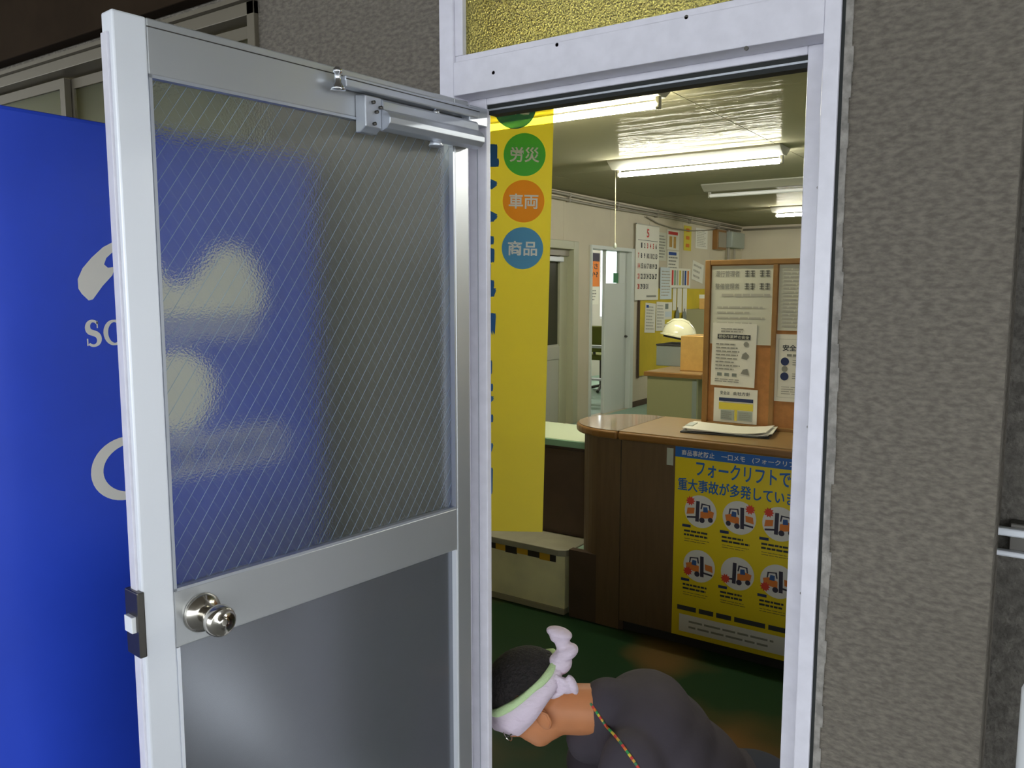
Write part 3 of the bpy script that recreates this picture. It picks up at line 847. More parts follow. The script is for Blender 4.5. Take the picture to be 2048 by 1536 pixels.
MB().poly([(0.14, 0.13), (0.165, 0.125), (0.175, 0.145), (0.16, 0.16), (0.145, 0.15)], 0.003).poly([(0.14, 0.06), (0.18, 0.055), (0.17, 0.085), (0.15, 0.08)], 0.003).build('drawing', M['ink_grey'], pbx)
MB().disc(0.16, 0.195, 0.012, 0.003, n=12).build('round_mark', M['ink_grey'], pbx)
pc = sheet('rota_sheet', 'white sheet with a blue bar and yellow table at the bottom of the board', 'paper', (-1.335, PY - 0.002, 0.948), ROT_FRONT, 0.203, 0.158, M['paper'])
mb = MB(); text_into(mb, '安全は', 0.03, 0.128, 0.075, 0.145, 0.003, 0.01); text_into(mb, '会社方針', 0.09, 0.128, 0.17, 0.145, 0.003, 0.01); mb.build('lettering', M['ink'], pc)
bars(pc, 'title_bar', M['ink_navy'], [(0.025, 0.098, 0.185, 0.114)])
bars(pc, 'table_header', M['paper_yellow'], [(0.025, 0.060, 0.185, 0.092), (0.10, 0.01, 0.112, 0.06)])
bars(pc, 'table_cells', M['box_grey'], [(0.035, 0.012, 0.098, 0.056), (0.115, 0.012, 0.182, 0.056)])
bars(pc, 'printed_lines', M['ink_grey'], lines(0.04, 0.09, 0.052, 0.016, 4, 0.35) + lines(0.12, 0.175, 0.052, 0.016, 4, 0.35), z=0.0045)
pd = sheet('rule_sheet', 'pale sheet covered in fine print on the right board field', 'paper', (-1.055, PY, 1.378), ROT_FRONT, 0.28, 0.288, M['paper_grey'])
bars(pd, 'printed_lines', M['ink_light'], lines(0.02, 0.26, 0.275, 0.012, 16, 0.4))
pe = sheet('meeting_sheet', 'white sheet with two round dark stamps below the fine-print sheet', 'paper', (-1.058, PY - 0.001, 1.064), ROT_FRONT, 0.28, 0.298, M['paper'])
mb = MB(); text_into(mb, '安全目標', 0.03, 0.225, 0.15, 0.253, 0.003, 0.02); text_into(mb, 'のお知らせ', 0.155, 0.225, 0.26, 0.253, 0.003, 0.02); mb.build('lettering', M['ink'], pe)
bars(pe, 'printed_lines', M['ink_grey'], lines(0.05, 0.25, 0.215, 0.198, 1, 0.6) + lines(0.075, 0.25, 0.19, 0.16, 3, 0.3) + lines(0.075, 0.25, 0.13, 0.10, 3, 0.3) + lines(0.03, 0.25, 0.07, 0.03, 4, 0.25))
MB().disc(0.042, 0.178, 0.018, 0.003).disc(0.042, 0.112, 0.018, 0.003).build('stamp', M['ink_navy'], pe)
MB().disc(0.042, 0.145, 0.013, 0.003).build('stamp_pale', M['ink_grey'], pe)
ribb = [(0.012, 0.018, 0.268, 0.0195), (0.012, 0.276, 0.268, 0.2775), (0.012, 0.018, 0.0135, 0.277)]
bars(pe, 'border_line', M['ink_light'], ribb)

# clipboard on the worktop
cp = thing('clipboard_papers', 'white papers on a dark clipboard lying on the counter top', 'clipboard', (-1.21, 1.99, 0.9295), (0, 0, R(8)))
MB().box(-0.19, 0.19, -0.11, 0.12, 0.0, 0.006).build('board', M['dark_object'], cp, bevel=0.002)
for i, (dx, dy, a) in enumerate(((0.0, 0.0, 0), (0.012, 0.004, 2), (-0.006, -0.004, -1.5))):
    b = MB()
    n = 8
    vs = []; fs = []
    for k in (0, 1):
        for q in range(n + 1):
            u = q / n
            zz = 0.007 + i * 0.004 + k * 0.003 + 0.010 * max(0, u - 0.72) * 3 * (u - 0.72) / 0.28 + 0.004 * math.sin(u * 5 + i)
            for s_ in (0, 1):
                vs.append((-0.175 + 0.36 * u, -0.10 + 0.205 * s_, zz))
    qn = 2 * (n + 1)
    for q in range(n):
        t = 2 * q
        fs += [(t, t + 1, t + 3, t + 2), (qn + t, qn + t + 2, qn + t + 3, qn + t + 1), (t, t + 2, qn + t + 2, qn + t), (t + 1, qn + t + 1, qn + t + 3, t + 3)]
    fs += [(0, qn, qn + 1, 1), (2 * n, 2 * n + 1, qn + 2 * n + 1, qn + 2 * n)]
    o = b.add(vs, fs).build('sheet', M['paper'], cp)
    o.location = (dx, dy, 0); o.rotation_euler = (0, 0, R(a))
MB().box(-0.185, -0.15, -0.04, 0.06, 0.012, 0.024).build('clip', M['clip'], cp, bevel=0.003)
tray = thing('pen_tray', 'small dark and white tray on the counter next to the door jamb', 'tray', (-0.80, 1.84, 0.9295))
MB().box(-0.07, 0.09, -0.03, 0.03, 0.0, 0.012).build('base', M['dark_object'], tray, bevel=0.003)
MB().box(-0.065, 0.085, -0.026, 0.028, 0.012, 0.022).build('pad', M['paper'], tray, bevel=0.002)

# ------------------------------------------------------------------ yellow forklift poster
PX, PZ, PW, PH = -1.360, 0.046, 0.585, 0.842
po = sheet('forklift_poster', 'yellow poster with forklift pictures hanging on the counter front', 'poster', (PX, 1.7585, PZ), ROT_FRONT, PW, PH, M['poster_yellow'])
def lx(x): return x - PX
def lz(z): return z - PZ
bars(po, 'title_band', M['poster_blue'], [(0.0, PH - 0.046, PW, PH - 0.001)])
mb = MB()
text_into(mb, '商品事故防止', 0.03, PH - 0.037, 0.175, PH - 0.012, 0.0045, 0.012)
text_into(mb, '一口メモ', 0.205, PH - 0.036, 0.305, PH - 0.013, 0.0045, 0.012)
text_into(mb, '(フォークリフト編)', 0.335, PH - 0.038, 0.57, PH - 0.011, 0.0045, 0.012)
mb.build('band_lettering', M['poster_white'], po)
mb = MB()
text_into(mb, 'フォークリフトで', lx(-1.265), lz(0.768), lx(-0.868), lz(0.836), 0.003, 0.02)
for q_, (dx_, dy_) in enumerate(((0, 0), (0.0016, 0), (0, 0.0014), (0.0016, 0.0014))):
    text_into(mb, '重大事故が多発しています', lx(-1.345) + dx_, lz(0.697) + dy_, lx(-0.800) + dx_, lz(0.752) + dy_, 0.003 + 0.0001 * q_, 0.004)
mb.build('headline', M['poster_blue'], po)
cols = (-1.240, -1.072, -0.905); rows = (0.615, 0.375)
for j, zc in enumerate(rows):
    for i, xc in enumerate(cols):
        cx_, cz = lx(xc), lz(zc)
        sx = 1 if (i + j) % 2 == 0 else -1
        pic = MB().disc(cx_, cz, 0.071, 0.003, n=32).build('picture_disc', M['poster_white'], po)
        def P(pts, nm, m_, z_):
            return MB().poly([(cx_ + sx * a, cz + b) for a, b in pts], z_).build(nm, M[m_], pic)
        # truck: orange body, dark mast and forks, blue driver, dark wheels
        P([(0.0, -0.03), (0.055, -0.02), (0.06, 0.005), (0.035, 0.012), (0.0, 0.0)], 'truck_body', 'orange', 0.0038)
        P([(-0.022, -0.045), (-0.006, -0.045), (-0.004, 0.045), (-0.02, 0.045)], 'mast', 'dark_print', 0.0040)
        P([(-0.06, -0.035), (-0.02, -0.03), (-0.02, -0.022), (-0.06, -0.027)], 'fork', 'dark_print', 0.0040)
        P([(0.0, 0.012), (0.004, 0.038), (0.042, 0.034), (0.045, 0.010), (0.040, 0.010), (0.036, 0.030), (0.010, 0.032), (0.006, 0.012)], 'cab_guard', 'dark_print', 0.0041)
        P([(0.012, 0.0), (0.012, 0.022), (0.030, 0.024), (0.034, 0.002)], 'driver', 'blue_print', 0.0042)
        for wx_, wz_, wr_ in ((0.008, -0.036, 0.012), (0.045, -0.030, 0.011)):
            MB().disc(cx_ + sx * wx_, cz + wz_, wr_, 0.0043, n=14).build('wheel', M['dark_print'], pic)
        if j == 0 or i != 1:
            P([(-0.062, -0.018), (-0.028, -0.012), (-0.026, 0.014), (-0.058, 0.010)], 'load', 'orange', 0.0042)
        rx_, rz_ = (cx_ - sx * 0.045, cz + 0.042) if j == 0 else (cx_ - 0.05, cz - 0.03)
        star = []
        for k_ in range(20):
            rr = 0.022 if k_ % 2 == 0 else 0.014
            star.append((rx_ + rr * math.cos(PI * k_ / 10), rz_ + rr * math.sin(PI * k_ / 10)))
        MB().poly(star, 0.0046).build('starburst', M['red'], po)
        MB().rect(cx_ - 0.08, cz - 0.076, cx_ - 0.042, cz - 0.064, 0.0048).build('number_tag', M['ink_navy'], po)
        bars(po, 'printed_lines', M['ink'], lines(cx_ - 0.072, cx_ + 0.05, cz - 0.084, cz - 0.118, 2, 0.5, 0.25) + lines(cx_ - 0.07, cx_ + 0.05, cz - 0.122, cz - 0.142, 2, 0.2, 0.2))
bars(po, 'printed_lines', M['ink'], lines(lx(-1.335), lx(-0.80), lz(0.190), lz(0.160), 1, 0.7, 0))
bars(po, 'white_field', M['poster_white'], [(0.035, 0.022, PW - 0.035, 0.100)])
bars(po, 'field_lines', M['ink_grey'], lines(0.08, 0.45, 0.085, 0.035, 2, 0.35, 0.3), z=0.0045)

# ------------------------------------------------------------------ hanging yellow banner
bw, bh = 0.46, 1.70
fwd = Vector((-math.sin(R(YAW)), math.cos(R(YAW)), 0)); rgt = Vector((math.cos(R(YAW)), math.sin(R(YAW)), 0))
bdist, blat, bz = 2.70, 0.104, 0.735
corner = Vector((0, -1.5, 0)) + fwd * bdist + rgt * blat + Vector((0, 0, bz))
roll = R(1.25)
bo = sheet('safety_banner', 'tall yellow cloth banner with blue characters and coloured discs', 'banner', corner, (R(90), 0, R(YAW)), bw, bh, M['banner'], t=0.001, roll=-roll)
bo.location = corner - (Euler((R(90), 0, R(YAW))).to_matrix() @ Matrix.Rotation(-roll, 3, 'Z')) @ Vector((bw, 0, 0))
MB().tube([(-0.02, bh, 0.0), (bw + 0.02, bh, 0.0)], 0.008, 10).build('top_rod', M['white_metal'], bo)
for zc, m, tx in ((1.252, 'banner_green', '労災'), (1.104, 'banner_orange', '車両'), (0.953, 'banner_azure', '商品'), (1.400, 'banner_sheer_blue', '交通')):
    cxm = bw - 0.0905 + (-0.035 if tx == '交通' else 0)
    mb = MB().disc(cxm, zc, 0.068, 0.002, n=40); mb.build('disc_print', M[m], bo)
    mb = MB(); text_into(mb, tx, cxm - 0.048, zc - 0.024, cxm + 0.048, zc + 0.024, 0.003, 0.02); mb.build('lettering', M['banner_cream'], bo)
ytop = 1.302; pitch = 0.1755
for i, ch_ in enumerate('安全運動実施中'):
    y1 = ytop - i * pitch
    mb = MB(); [text_into(mb, ch_, 0.085 + dx_, y1 - 0.158 + dy_, 0.279 + dx_, y1 - 0.006 + dy_, 0.002 + 0.00015 * q_, 0.015) for q_, (dx_, dy_) in enumerate(((0, 0), (0.008, 0), (-0.008, 0), (0, 0.006), (0, -0.006), (0.007, 0.005), (0.007, -0.005), (-0.007, 0.005), (-0.007, -0.005)))]
    tag(mb.build('character', M['banner_blue'], bo), kind='stuff')

# ------------------------------------------------------------------ fluorescent lamps
def lamp(y, x0, x1, lit, label, zt=2.352, cord=False, zc_=None):
    o = thing('fluorescent_lamp', label, 'lamp', ((x0 + x1) / 2, y, zc_ or ZC), group='ceiling fluorescent lamps')
    h = (x1 - x0) / 2
    MB().prism([(-0.110, 0), (0.110, 0), (0.108, -0.010), (0.034, -0.056), (-0.034, -0.056), (-0.108, -0.010)], -h - 0.035, h + 0.015, axis='x').build('body', M['lamp_white'], o, bevel=0.003)
    zc = zt - ZC
    for s_ in (-1, 1):
        MB().box(s_ * (h - 0.004) - 0.010, s_ * (h - 0.004) + 0.010, -0.013, 0.013, zc - 0.018, -0.056).build('lamp_holder', M['lamp_white'], o, bevel=0.003)
    MB().tube([(-h + 0.008, 0, zc), (h - 0.008, 0, zc)], 0.016, 16).build('tube', lit, o, smooth=False)
    if cord:
        MB().lathe([(0.012, -0.046), (0.012, -0.062), (0.006, -0.068)], (-h - 0.022, 0, 0), 'z', 12).build('pull_switch', M['lamp_white'], o)
        MB().tube([(-h - 0.022, 0, -0.066), (-h - 0.020, 0, -0.30), (-h - 0.018, 0, -0.555)], 0.0022, 6).build('pull_cord', M['string'], o)
        MB().lathe([(0.003, -0.552), (0.010, -0.565), (0.012, -0.585), (0.004, -0.592)], (-h - 0.018, 0, 0), 'z', 12).build('cord_bob', M['clip'], o, smooth=True)
    return o
lamp(1.86, -2.70, -1.515, M['tube_warm'], 'glaring fluorescent lamp nearest the door, partly behind the yellow banner')
lamp(3.70, -2.64, -1.515, M['tube_cool'], 'lit fluorescent lamp with a hanging pull cord', cord=True)
lamp(5.25, -2.57, -1.45, M['tube_off'], 'unlit fluorescent lamp between two lit ones')
lamp(7.40, -2.64, -1.45, M['tube_cool'], 'lit fluorescent lamp deepest in the office')
lamp(8.00, -5.40, -4.25, M['tube_cool'], 'added unseen fluorescent lamp brightening the side room behind the white door', zc_=2.5)  # out of view, added to brighten the side room
lamp(1.86, 0.45, 1.635, M['tube_cool'], 'added unseen fluorescent lamp on the right, nearest the door')  # unseen right row, added to lift the back walls and ceiling
lamp(3.70, 0.45, 1.635, M['tube_cool'], 'added unseen fluorescent lamp on the right, in the middle of the office')  # second lamp of the added row, also out of view
lamp(7.40, 0.45, 1.635, M['tube_cool'], 'added unseen fluorescent lamp on the right, deepest in the office')  # last lamp of the added row, lights the far end unseen

# ------------------------------------------------------------------ things on the left wall
WX = XL + 0.003
cal = sheet('wall_calendar', 'tall white wall calendar with a red 5 and rows of dates', 'calendar', (WX + 0.016, 6.341, 1.456), ROT_LEFTWALL, 0.578, 0.80, M['paper'], t=0.008)
mb = MB(); text_into(mb, '5', 0.255, 0.665, 0.315, 0.755, 0.010, 0.02)
mb2 = MB(); mb2.rect(0.04, 0.63, 0.54, 0.634, 0.010)
first = 1
for r_ in range(5):
    for c_ in range(7):
        d = r_ * 7 + c_
        if d < 1 or d > 31: continue
        x0_, y1_ = 0.045 + c_ * 0.073, 0.605 - r_ * 0.108
        red = c_ == 0 or d in (3, 4, 5)
        wd = 0.048 if d > 9 else 0.028
        text_into(mb if red else mb2, str(d), x0_, y1_ - 0.055, x0_ + wd, y1_, 0.010, 0.03)
mb.build('red_dates', M['ink_red'], cal); mb2.build('dates', M['ink'], cal)
bars(cal, 'footer_line', M['ink_grey'], [(0.27, 0.03, 0.52, 0.05)], z=0.010)
MB().box(0, 0.578, 0.79, 0.80, 0.0, 0.012).build('top_clip', M['ink_light'], cal)

def wallpaper(name, label, y0, y1, z0, z1, m, rows, mi='ink_grey', roll=0.0, lift=0.0):
    o = sheet(name, label, 'paper', (WX + lift, y0, z0), ROT_LEFTWALL, y1 - y0, z1 - z0, m, roll=roll, curl=0.0)
    w_, h_ = y1 - y0, z1 - z0
    if rows: bars(o, 'printed_lines', M[mi], lines(0.1 * w_, 0.9 * w_, 0.92 * h_, 0.08 * h_, rows, 0.4))
    return o
wallpaper('notice_sheet', 'narrow grey printed sheet right beside the calendar top', 6.937, 7.167, 1.890, 2.200, M['paper_grey'], 8)
o = wallpaper('notice_sheet', 'small sheet with a red heading and warm picture on the wall', 7.185, 7.53, 2.021, 2.245, M['paper'], 0)
bars(o, 'red_heading', M['ink_red'], [(0.03, 0.17, 0.30, 0.205)]); bars(o, 'picture', M['cardboard'], [(0.06, 0.03, 0.14, 0.15), (0.18, 0.02, 0.25, 0.15)])
o = wallpaper('notice_strip', 'narrow yellow strip with orange marks high on the wall', 7.668, 7.898, 2.030, 2.320, M['paper_yellow'], 0)
bars(o, 'orange_marks', M['orange'], [(0.06, 0.22, 0.17, 0.26), (0.06, 0.13, 0.17, 0.17), (0.06, 0.04, 0.17, 0.08)])
wallpaper('notice_sheet', 'plain white lined sheet left of the grey switch box', 8.035, 8.43, 2.072, 2.317, M['paper'], 10, 'ink_light')
o = wallpaper('notice_sheet', 'white sheet with a blue heading below the red-headed one', 7.204, 7.534, 1.78, 2.01, M['paper'], 5)
bars(o, 'blue_heading', M['ink_blue'], [(0.03, 0.18, 0.25, 0.215)], z=0.004)
o = wallpaper('colour_chart', 'white framed chart of coloured columns on the wall', 7.242, 7.851, 1.590, 1.815, M['paper'], 0, lift=0.018)
for nm, mm, x_ in (('column_red', 'ink_red', 0.05), ('column_teal', 'mint_edge', 0.12), ('column_grey', 'ink_light', 0.19), ('column_yellow', 'paper_yellow', 0.27), ('column_violet', 'ink_grey', 0.36), ('column_blue', 'ink_blue', 0.43), ('column_ochre', 'orange', 0.51)):
    bars(o, nm, M[mm], [(x_, 0.03, x_ + 0.05, 0.20)])
wallpaper('notice_sheet', 'tilted white sheet hanging askew above the notice board', 7.93, 8.30, 1.70, 1.93, M['paper'], 3, 'ink_light', roll=R(-9))
wallpaper('notice_sheet', 'long bluish sheet hanging under the calendar corner', 6.983, 7.302, 1.460, 1.816, M['paper_blue'], 9, 'ink_light', lift=0.017)
# yellow pin board
yb = thing('pin_board', 'yellow pin board on the left wall behind the helmet', 'board', (WX, 6.479, 0.64))
MB().box(0.0, 0.012, 0.0, 1.93, 0.0, 0.94).build('panel', M['yellow_board'], yb)
MB().box(0.0, 0.018, -0.03, 0.0, -0.02, 0.94).build('edge_strip', M['cab_dark'], yb)
WX += 0.014
o = wallpaper('notice_sheet', 'white sheet with a blue corner logo, leftmost on the yellow board', 6.60, 6.868, 1.105, 1.428, M['paper'], 8, 'ink_light', roll=R(-3))
bars(o, 'blue_logo', M['ink_blue'], [(0.02, 0.27, 0.08, 0.30)], z=0.004)
wallpaper('notice_sheet', 'white sheet second from left on the yellow board', 6.885, 7.12, 1.112, 1.436, M['paper'], 8, 'ink_light', roll=R(-2), lift=0.002)
o = wallpaper('photo_sheet', 'sheet with photographs third from left on the yellow board', 7.125, 7.33, 1.160, 1.425, M['paper'], 0)
bars(o, 'photo', M['file_grey'], [(0.01, 0.19, 0.10, 0.25)]); bars(o, 'photo', M['paper_blue'], [(0.01, 0.10, 0.19, 0.16)]); bars(o, 'photo', M['paper_yellow'], [(0.01, 0.02, 0.19, 0.07)])
for i, (a, b, z0_) in enumerate(((7.341, 7.442, 1.33), (7.472, 7.606, 1.30), (7.637, 7.760, 1.268))):
    wallpaper('paper_slip', ('left', 'middle', 'right')[i] + ' of three white paper slips hanging below the colour chart', a, b, z0_, 1.585, M['paper'], 0, lift=0.004)
for i, (yc, zc) in enumerate(((7.45, 1.255), (7.665, 1.235))):
    kt = thing('key_tag', ('left', 'right')[i] + ' dark oval tag hanging on the yellow board', 'tag', (WX + 0.02, yc, zc))
    MB().ell((0, 0, 0), (0.010, 0.055, 0.085), nu=16, nv=10).build('tag_body', M['file_grey'], kt, smooth=True)
    MB().tube([(0, 0, 0.08), (0, 0.004, 0.11)], 0.004, 6).build('tag_ring', M['dark_steel'], kt)
WX -= 0.014
# electric box and conduits
eb = thing('switch_box', 'grey electric switch box high on the wall near the corner', 'switch box', (XL, 9.25, 2.22))
MB().box(0.0, 0.12, -0.25, 0.25, -0.10, 0.105).build('box', M['box_grey'], eb, bevel=0.006)
MB().box(0.12, 0.124, -0.235, 0.235, -0.088, 0.092).build('lid', M['box_grey'], eb, bevel=0.002)
MB().tube([(0.05, -0.18, -0.10), (0.05, -0.18, -0.62)], 0.018, 10).build('conduit_stub', M['pvc_grey'], eb)
MB().tube([(0.05, 0.05, -0.10), (0.05, 0.05, -0.40)], 0.014, 10).build('conduit_stub', M['pvc_grey'], eb)
MB().tube([(0.05, -0.18, 0.105), (0.05, -0.18, 0.128)], 0.018, 10).build('conduit_stub', M['pvc_grey'], eb)
sb_ = thing('brown_box', 'brown box on the wall left of the grey switch box', 'meter box', (XL, 8.78, 2.20))  # plain brown box with a greyer lid
MB().box(0.0, 0.07, -0.17, 0.15, -0.12, 0.13).build('box', M['counter_edge'], sb_, bevel=0.005)
MB().box(0.07, 0.075, -0.14, 0.12, -0.09, 0.10).build('lid', M['pvc_grey'], sb_)
for i, (z, x, r_) in enumerate(((2.405, 0.03, 0.014), (2.365, 0.022, 0.012))):
    o = thing('conduit', ('upper', 'lower')[i] + ' grey cable conduit running along the ceiling edge of the left wall', 'conduit', (XL, 0.2, z))
    pth = [(x, 0.0, 0)] + [(x, 0.9 * k_, 0.006 * math.sin(k_ * 1.7 + i)) for k_ in range(1, 10)] + [(x, 9.4, 0)]
    MB().tube(pth, r_, 8).build('pipe', M['pvc_grey'], o, smooth=True)
    for k_ in range(1, 10):
        MB().box(0.0, x + 0.016, 0.95 * k_ - 0.01, 0.95 * k_ + 0.01, -0.018, 0.018).build('clamp', M['pvc_grey'], o)
o = thing('cable', 'loose grey cable sagging under the ceiling conduits', 'cable', (XL + 0.02, 6.6, 2.338))
MB().tube([(0, 0, 0), (0, 0.3, -0.05), (0, 0.7, -0.075), (0, 1.2, -0.075), (0, 1.7, -0.04), (0, 2.1, 0)], 0.007, 8).build('wire', M['pvc_grey'], o, smooth=True)
o = thing('conduit', 'cable conduit across the top of the far wall', 'conduit', (XL, YE, 2.39))
MB().tube([(0.02, -0.02, 0), (1.2, -0.02, 0.004), (2.4, -0.02, 0.0), (3.6, -0.02, 0.004)], 0.014, 8).build('pipe', M['pvc_grey'], o, smooth=True)

# ------------------------------------------------------------------ desk and what stands on it
dk = thing('steel_desk', 'grey steel desk with a wooden top behind the counter', 'desk', (-2.18, 4.35, ZU))
MB().box(-0.21, 0.21, -0.72, 0.72, 0.655, 0.686).build('top', M['counter_edge'], dk, bevel=0.004)
MB().box(-0.198, 0.198, -0.708, 0.708, 0.685, 0.688).build('top_sheet', M['counter_top'], dk)
MB().box(-0.195, 0.165, -0.69, -0.66, 0.0, 0.655).build('end_panel', M['grey_metal'], dk, bevel=0.003)
MB().box(0.135, 0.165, -0.695, -0.69, 0.02, 0.64).build('panel_edge', M['file_grey'], dk)
MB().box(-0.195, -0.165, -0.66, 0.69, 0.0, 0.655).build('side_panel', M['grey_metal'], dk)
MB().box(-0.165, 0.195, 0.66, 0.69, 0.0, 0.655).build('end_panel', M['grey_metal'], dk)
o = thing('cardboard_box', 'plain brown cardboard box on the desk end', 'box', (-2.075, 3.93, ZU + 0.688))
MB().box(-0.11, 0.11, -0.15, 0.15, 0.0, 0.242).build('carton', M['cardboard'], o, bevel=0.002)
MB().box(-0.11, 0.11, -0.025, 0.025, 0.242, 0.2432).build('tape', M['counter_top'], o)
MB().box(-0.111, 0.111, -0.151, 0.151, 0.0, 0.008).build('bottom_fold', M['wood_frame'], o)
o = thing('file_box', 'grey file box on the desk under the helmet', 'box', (-2.385, 4.22, ZU + 0.688))
MB().box(-0.115, 0.115, -0.14, 0.14, 0.0, 0.148).build('body', M['file_grey'], o, bevel=0.004)
MB().box(-0.118, 0.118, -0.143, 0.143, 0.148, 0.160).build('lid', M['dark_object'], o, bevel=0.003)
hm = thing('safety_helmet', 'cream white safety helmet resting on the grey file box', 'helmet', (-2.385, 4.20, ZU + 0.690 + 0.190), (R(-3), R(11), R(20)))
mb = MB()
nu, nv = 28, 10
vs = []; fs = []
for j in range(nv + 1):
    th = PI / 2 * j / nv
    for i in range(nu):
        ph = 2 * PI * i / nu
        rx_ = 0.128 * (1 + 0.05 * math.cos(ph)); ry_ = 0.108
        vs.append((rx_ * math.sin(th) * math.cos(ph), ry_ * math.sin(th) * math.sin(ph), 0.025 + 0.125 * math.cos(th)))
for j in range(nv):
    for i in range(nu):
        fs.append((j * nu + i, (j + 1) * nu + i, (j + 1) * nu + (i + 1) % nu, j * nu + (i + 1) % nu))
mb.add(vs, fs).build('shell', M['helmet'], hm, smooth=True)
rim = [(0.134 * math.cos(a) + (0.035 if math.cos(a) > 0.3 else 0.0) * (math.cos(a) - 0.3), 0.112 * math.sin(a)) for a in [2 * PI * i / 28 for i in range(28)]]
MB().prism(rim, 0.014, 0.028).build('brim', M['helmet'], hm, bevel=0.002)
for s_ in (-0.035, 0, 0.035):
    MB().tube([(0.10, s_, 0.095), (0.05, s_ * 1.1, 0.143 - abs(s_) * 0.2), (0.0, s_ * 1.1, 0.153 - abs(s_) * 0.2), (-0.06, s_ * 1.1, 0.139 - abs(s_) * 0.2), (-0.10, s_, 0.098)], 0.006, 8).build('crown_rib', M['helmet'], hm, smooth=True)
MB().prism([(0.108 * math.cos(2 * PI * i / 20), 0.09 * math.sin(2 * PI * i / 20)) for i in range(20)], 0.0, 0.014).build('sweat_band', M['dark_object'], hm)
# tall cupboard behind
o = thing('grey_cupboard', 'olive grey cupboard beyond the desk, half hidden by the board', 'cupboard', (-2.55, 5.75, ZU))
MB().box(-0.30, 0.45, -0.25, 0.25, 0.0, 1.075).build('body', M['grey_metal'], o, bevel=0.004)
MB().box(-0.29, 0.07, -0.262, -0.25, 0.03, 1.05).build('door', M['grey_metal'], o)
MB().box(0.08, 0.44, -0.262, -0.25, 0.03, 1.05).build('door', M['grey_metal'], o)
o = thing('storage_box', 'beige flat box on top of the grey cupboard', 'box', (-2.60, 5.70, ZU + 1.075))
MB().box(-0.15, 0.20, -0.15, 0.15, 0.0, 0.13).build('carton', M['cardboard'], o, bevel=0.003)
MB().box(-0.152, 0.202, -0.152, 0.152, 0.095, 0.13).build('lid', M['paper_grey'], o, bevel=0.002)
o = thing('wood_cabinet', 'tall brown cabinet whose top shows above the notice board', 'cabinet', (-2.1, 6.9, ZU))
MB().box(-0.40, 0.5, -0.22, 0.22, 0.0, 1.525).build('body', M['counter_edge'], o, bevel=0.004)
MB().box(-0.39, 0.02, -0.232, -0.22, 0.03, 1.49).build('door', M['counter_edge'], o)
MB().box(0.03, 0.49, -0.232, -0.22, 0.03, 1.49).build('door', M['counter_edge'], o)

# ------------------------------------------------------------------ the crouching person
HZ = 0.478
pers = thing('person', 'crouching person in a charcoal shirt with a white towel tied round the head', 'person',
             (-1.107, 0.226, 0.0), (0, 0, R(180 + YAW)))
def remeshed(mb, vox, smooth_it=6, fac=0.5):
    me = mb.mesh('tmp'); ob = bpy.data.objects.new('tmp', me); COL.objects.link(ob)
    md = ob.modifiers.new('r', 'REMESH'); md.mode = 'VOXEL'; md.voxel_size = vox
    sm = ob.modifiers.new('s', 'SMOOTH'); sm.factor = fac; sm.iterations = smooth_it
    dg = bpy.context.evaluated_depsgraph_get()
    out = bpy.data.meshes.new_from_object(ob.evaluated_get(dg))
    bpy.data.objects.remove(ob); bpy.data.meshes.remove(me)
    for p in out.polygons: p.use_smooth = True
    return out
def limb(mb, pts, rads, n=14):
    """capsule chain"""
    for i in range(len(pts) - 1):
        a, b = Vector(pts[i]), Vector(pts[i + 1])
        k_ = 6
        mb.tube([a.lerp(b, q / k_) for q in range(k_ + 1)], [rads[i] + (rads[i + 1] - rads[i]) * q / k_ for q in range(k_ + 1)], n)
    for p, r_ in zip(pts, rads):
        mb.ell(p, (r_, r_, r_), nu=14, nv=8)
TH = R(42)
HM = Matrix.Rotation(TH, 3, 'Y')                 # head frame: x forward, y left, z up; tilts forward
HC = Vector((0.0, 0.0, HZ))
def hp(x, y, z): return HC + HM @ Vector((x, y, z))
body = MB()
body.ell(hp(-0.005, 0, 0.03), (0.098, 0.077, 0.092), HM)          # cranium
body.ell(hp(0.030, 0, -0.04), (0.064, 0.062, 0.075), HM)          # face
body.ell(hp(0.045, 0, -0.085), (0.040, 0.044, 0.034), HM)         # chin
body.ell(hp(0.005, 0, -0.070), (0.062, 0.062, 0.052), HM)           # jaw
body.tube([hp(0.085, 0, -0.012), hp(0.108, 0, -0.042), hp(0.088, 0, -0.052)], [0.008, 0.013, 0.010], 10)   # nose
body.tube([hp(0.078, 0.025, -0.070), hp(0.085, 0, -0.070), hp(0.078, -0.025, -0.070)], [0.005, 0.008, 0.005], 8)  # lips
SH = Vector((-0.235, 0, HZ - 0.035))             # base of the neck
limb(body, [hp(-0.02, 0, -0.055), SH], [0.064, 0.070])
PEL = Vector((-0.60, 0, 0.175))
body.ell((-0.30, 0, HZ - 0.085), (0.13, 0.17, 0.105), Matrix.Rotation(R(38), 3, 'Y'))
body.ell((-0.44, 0, HZ - 0.20), (0.15, 0.140, 0.10), Matrix.Rotation(R(-45), 3, 'Y'))
body.ell(PEL, (0.13, 0.155, 0.115))
HANDS = []
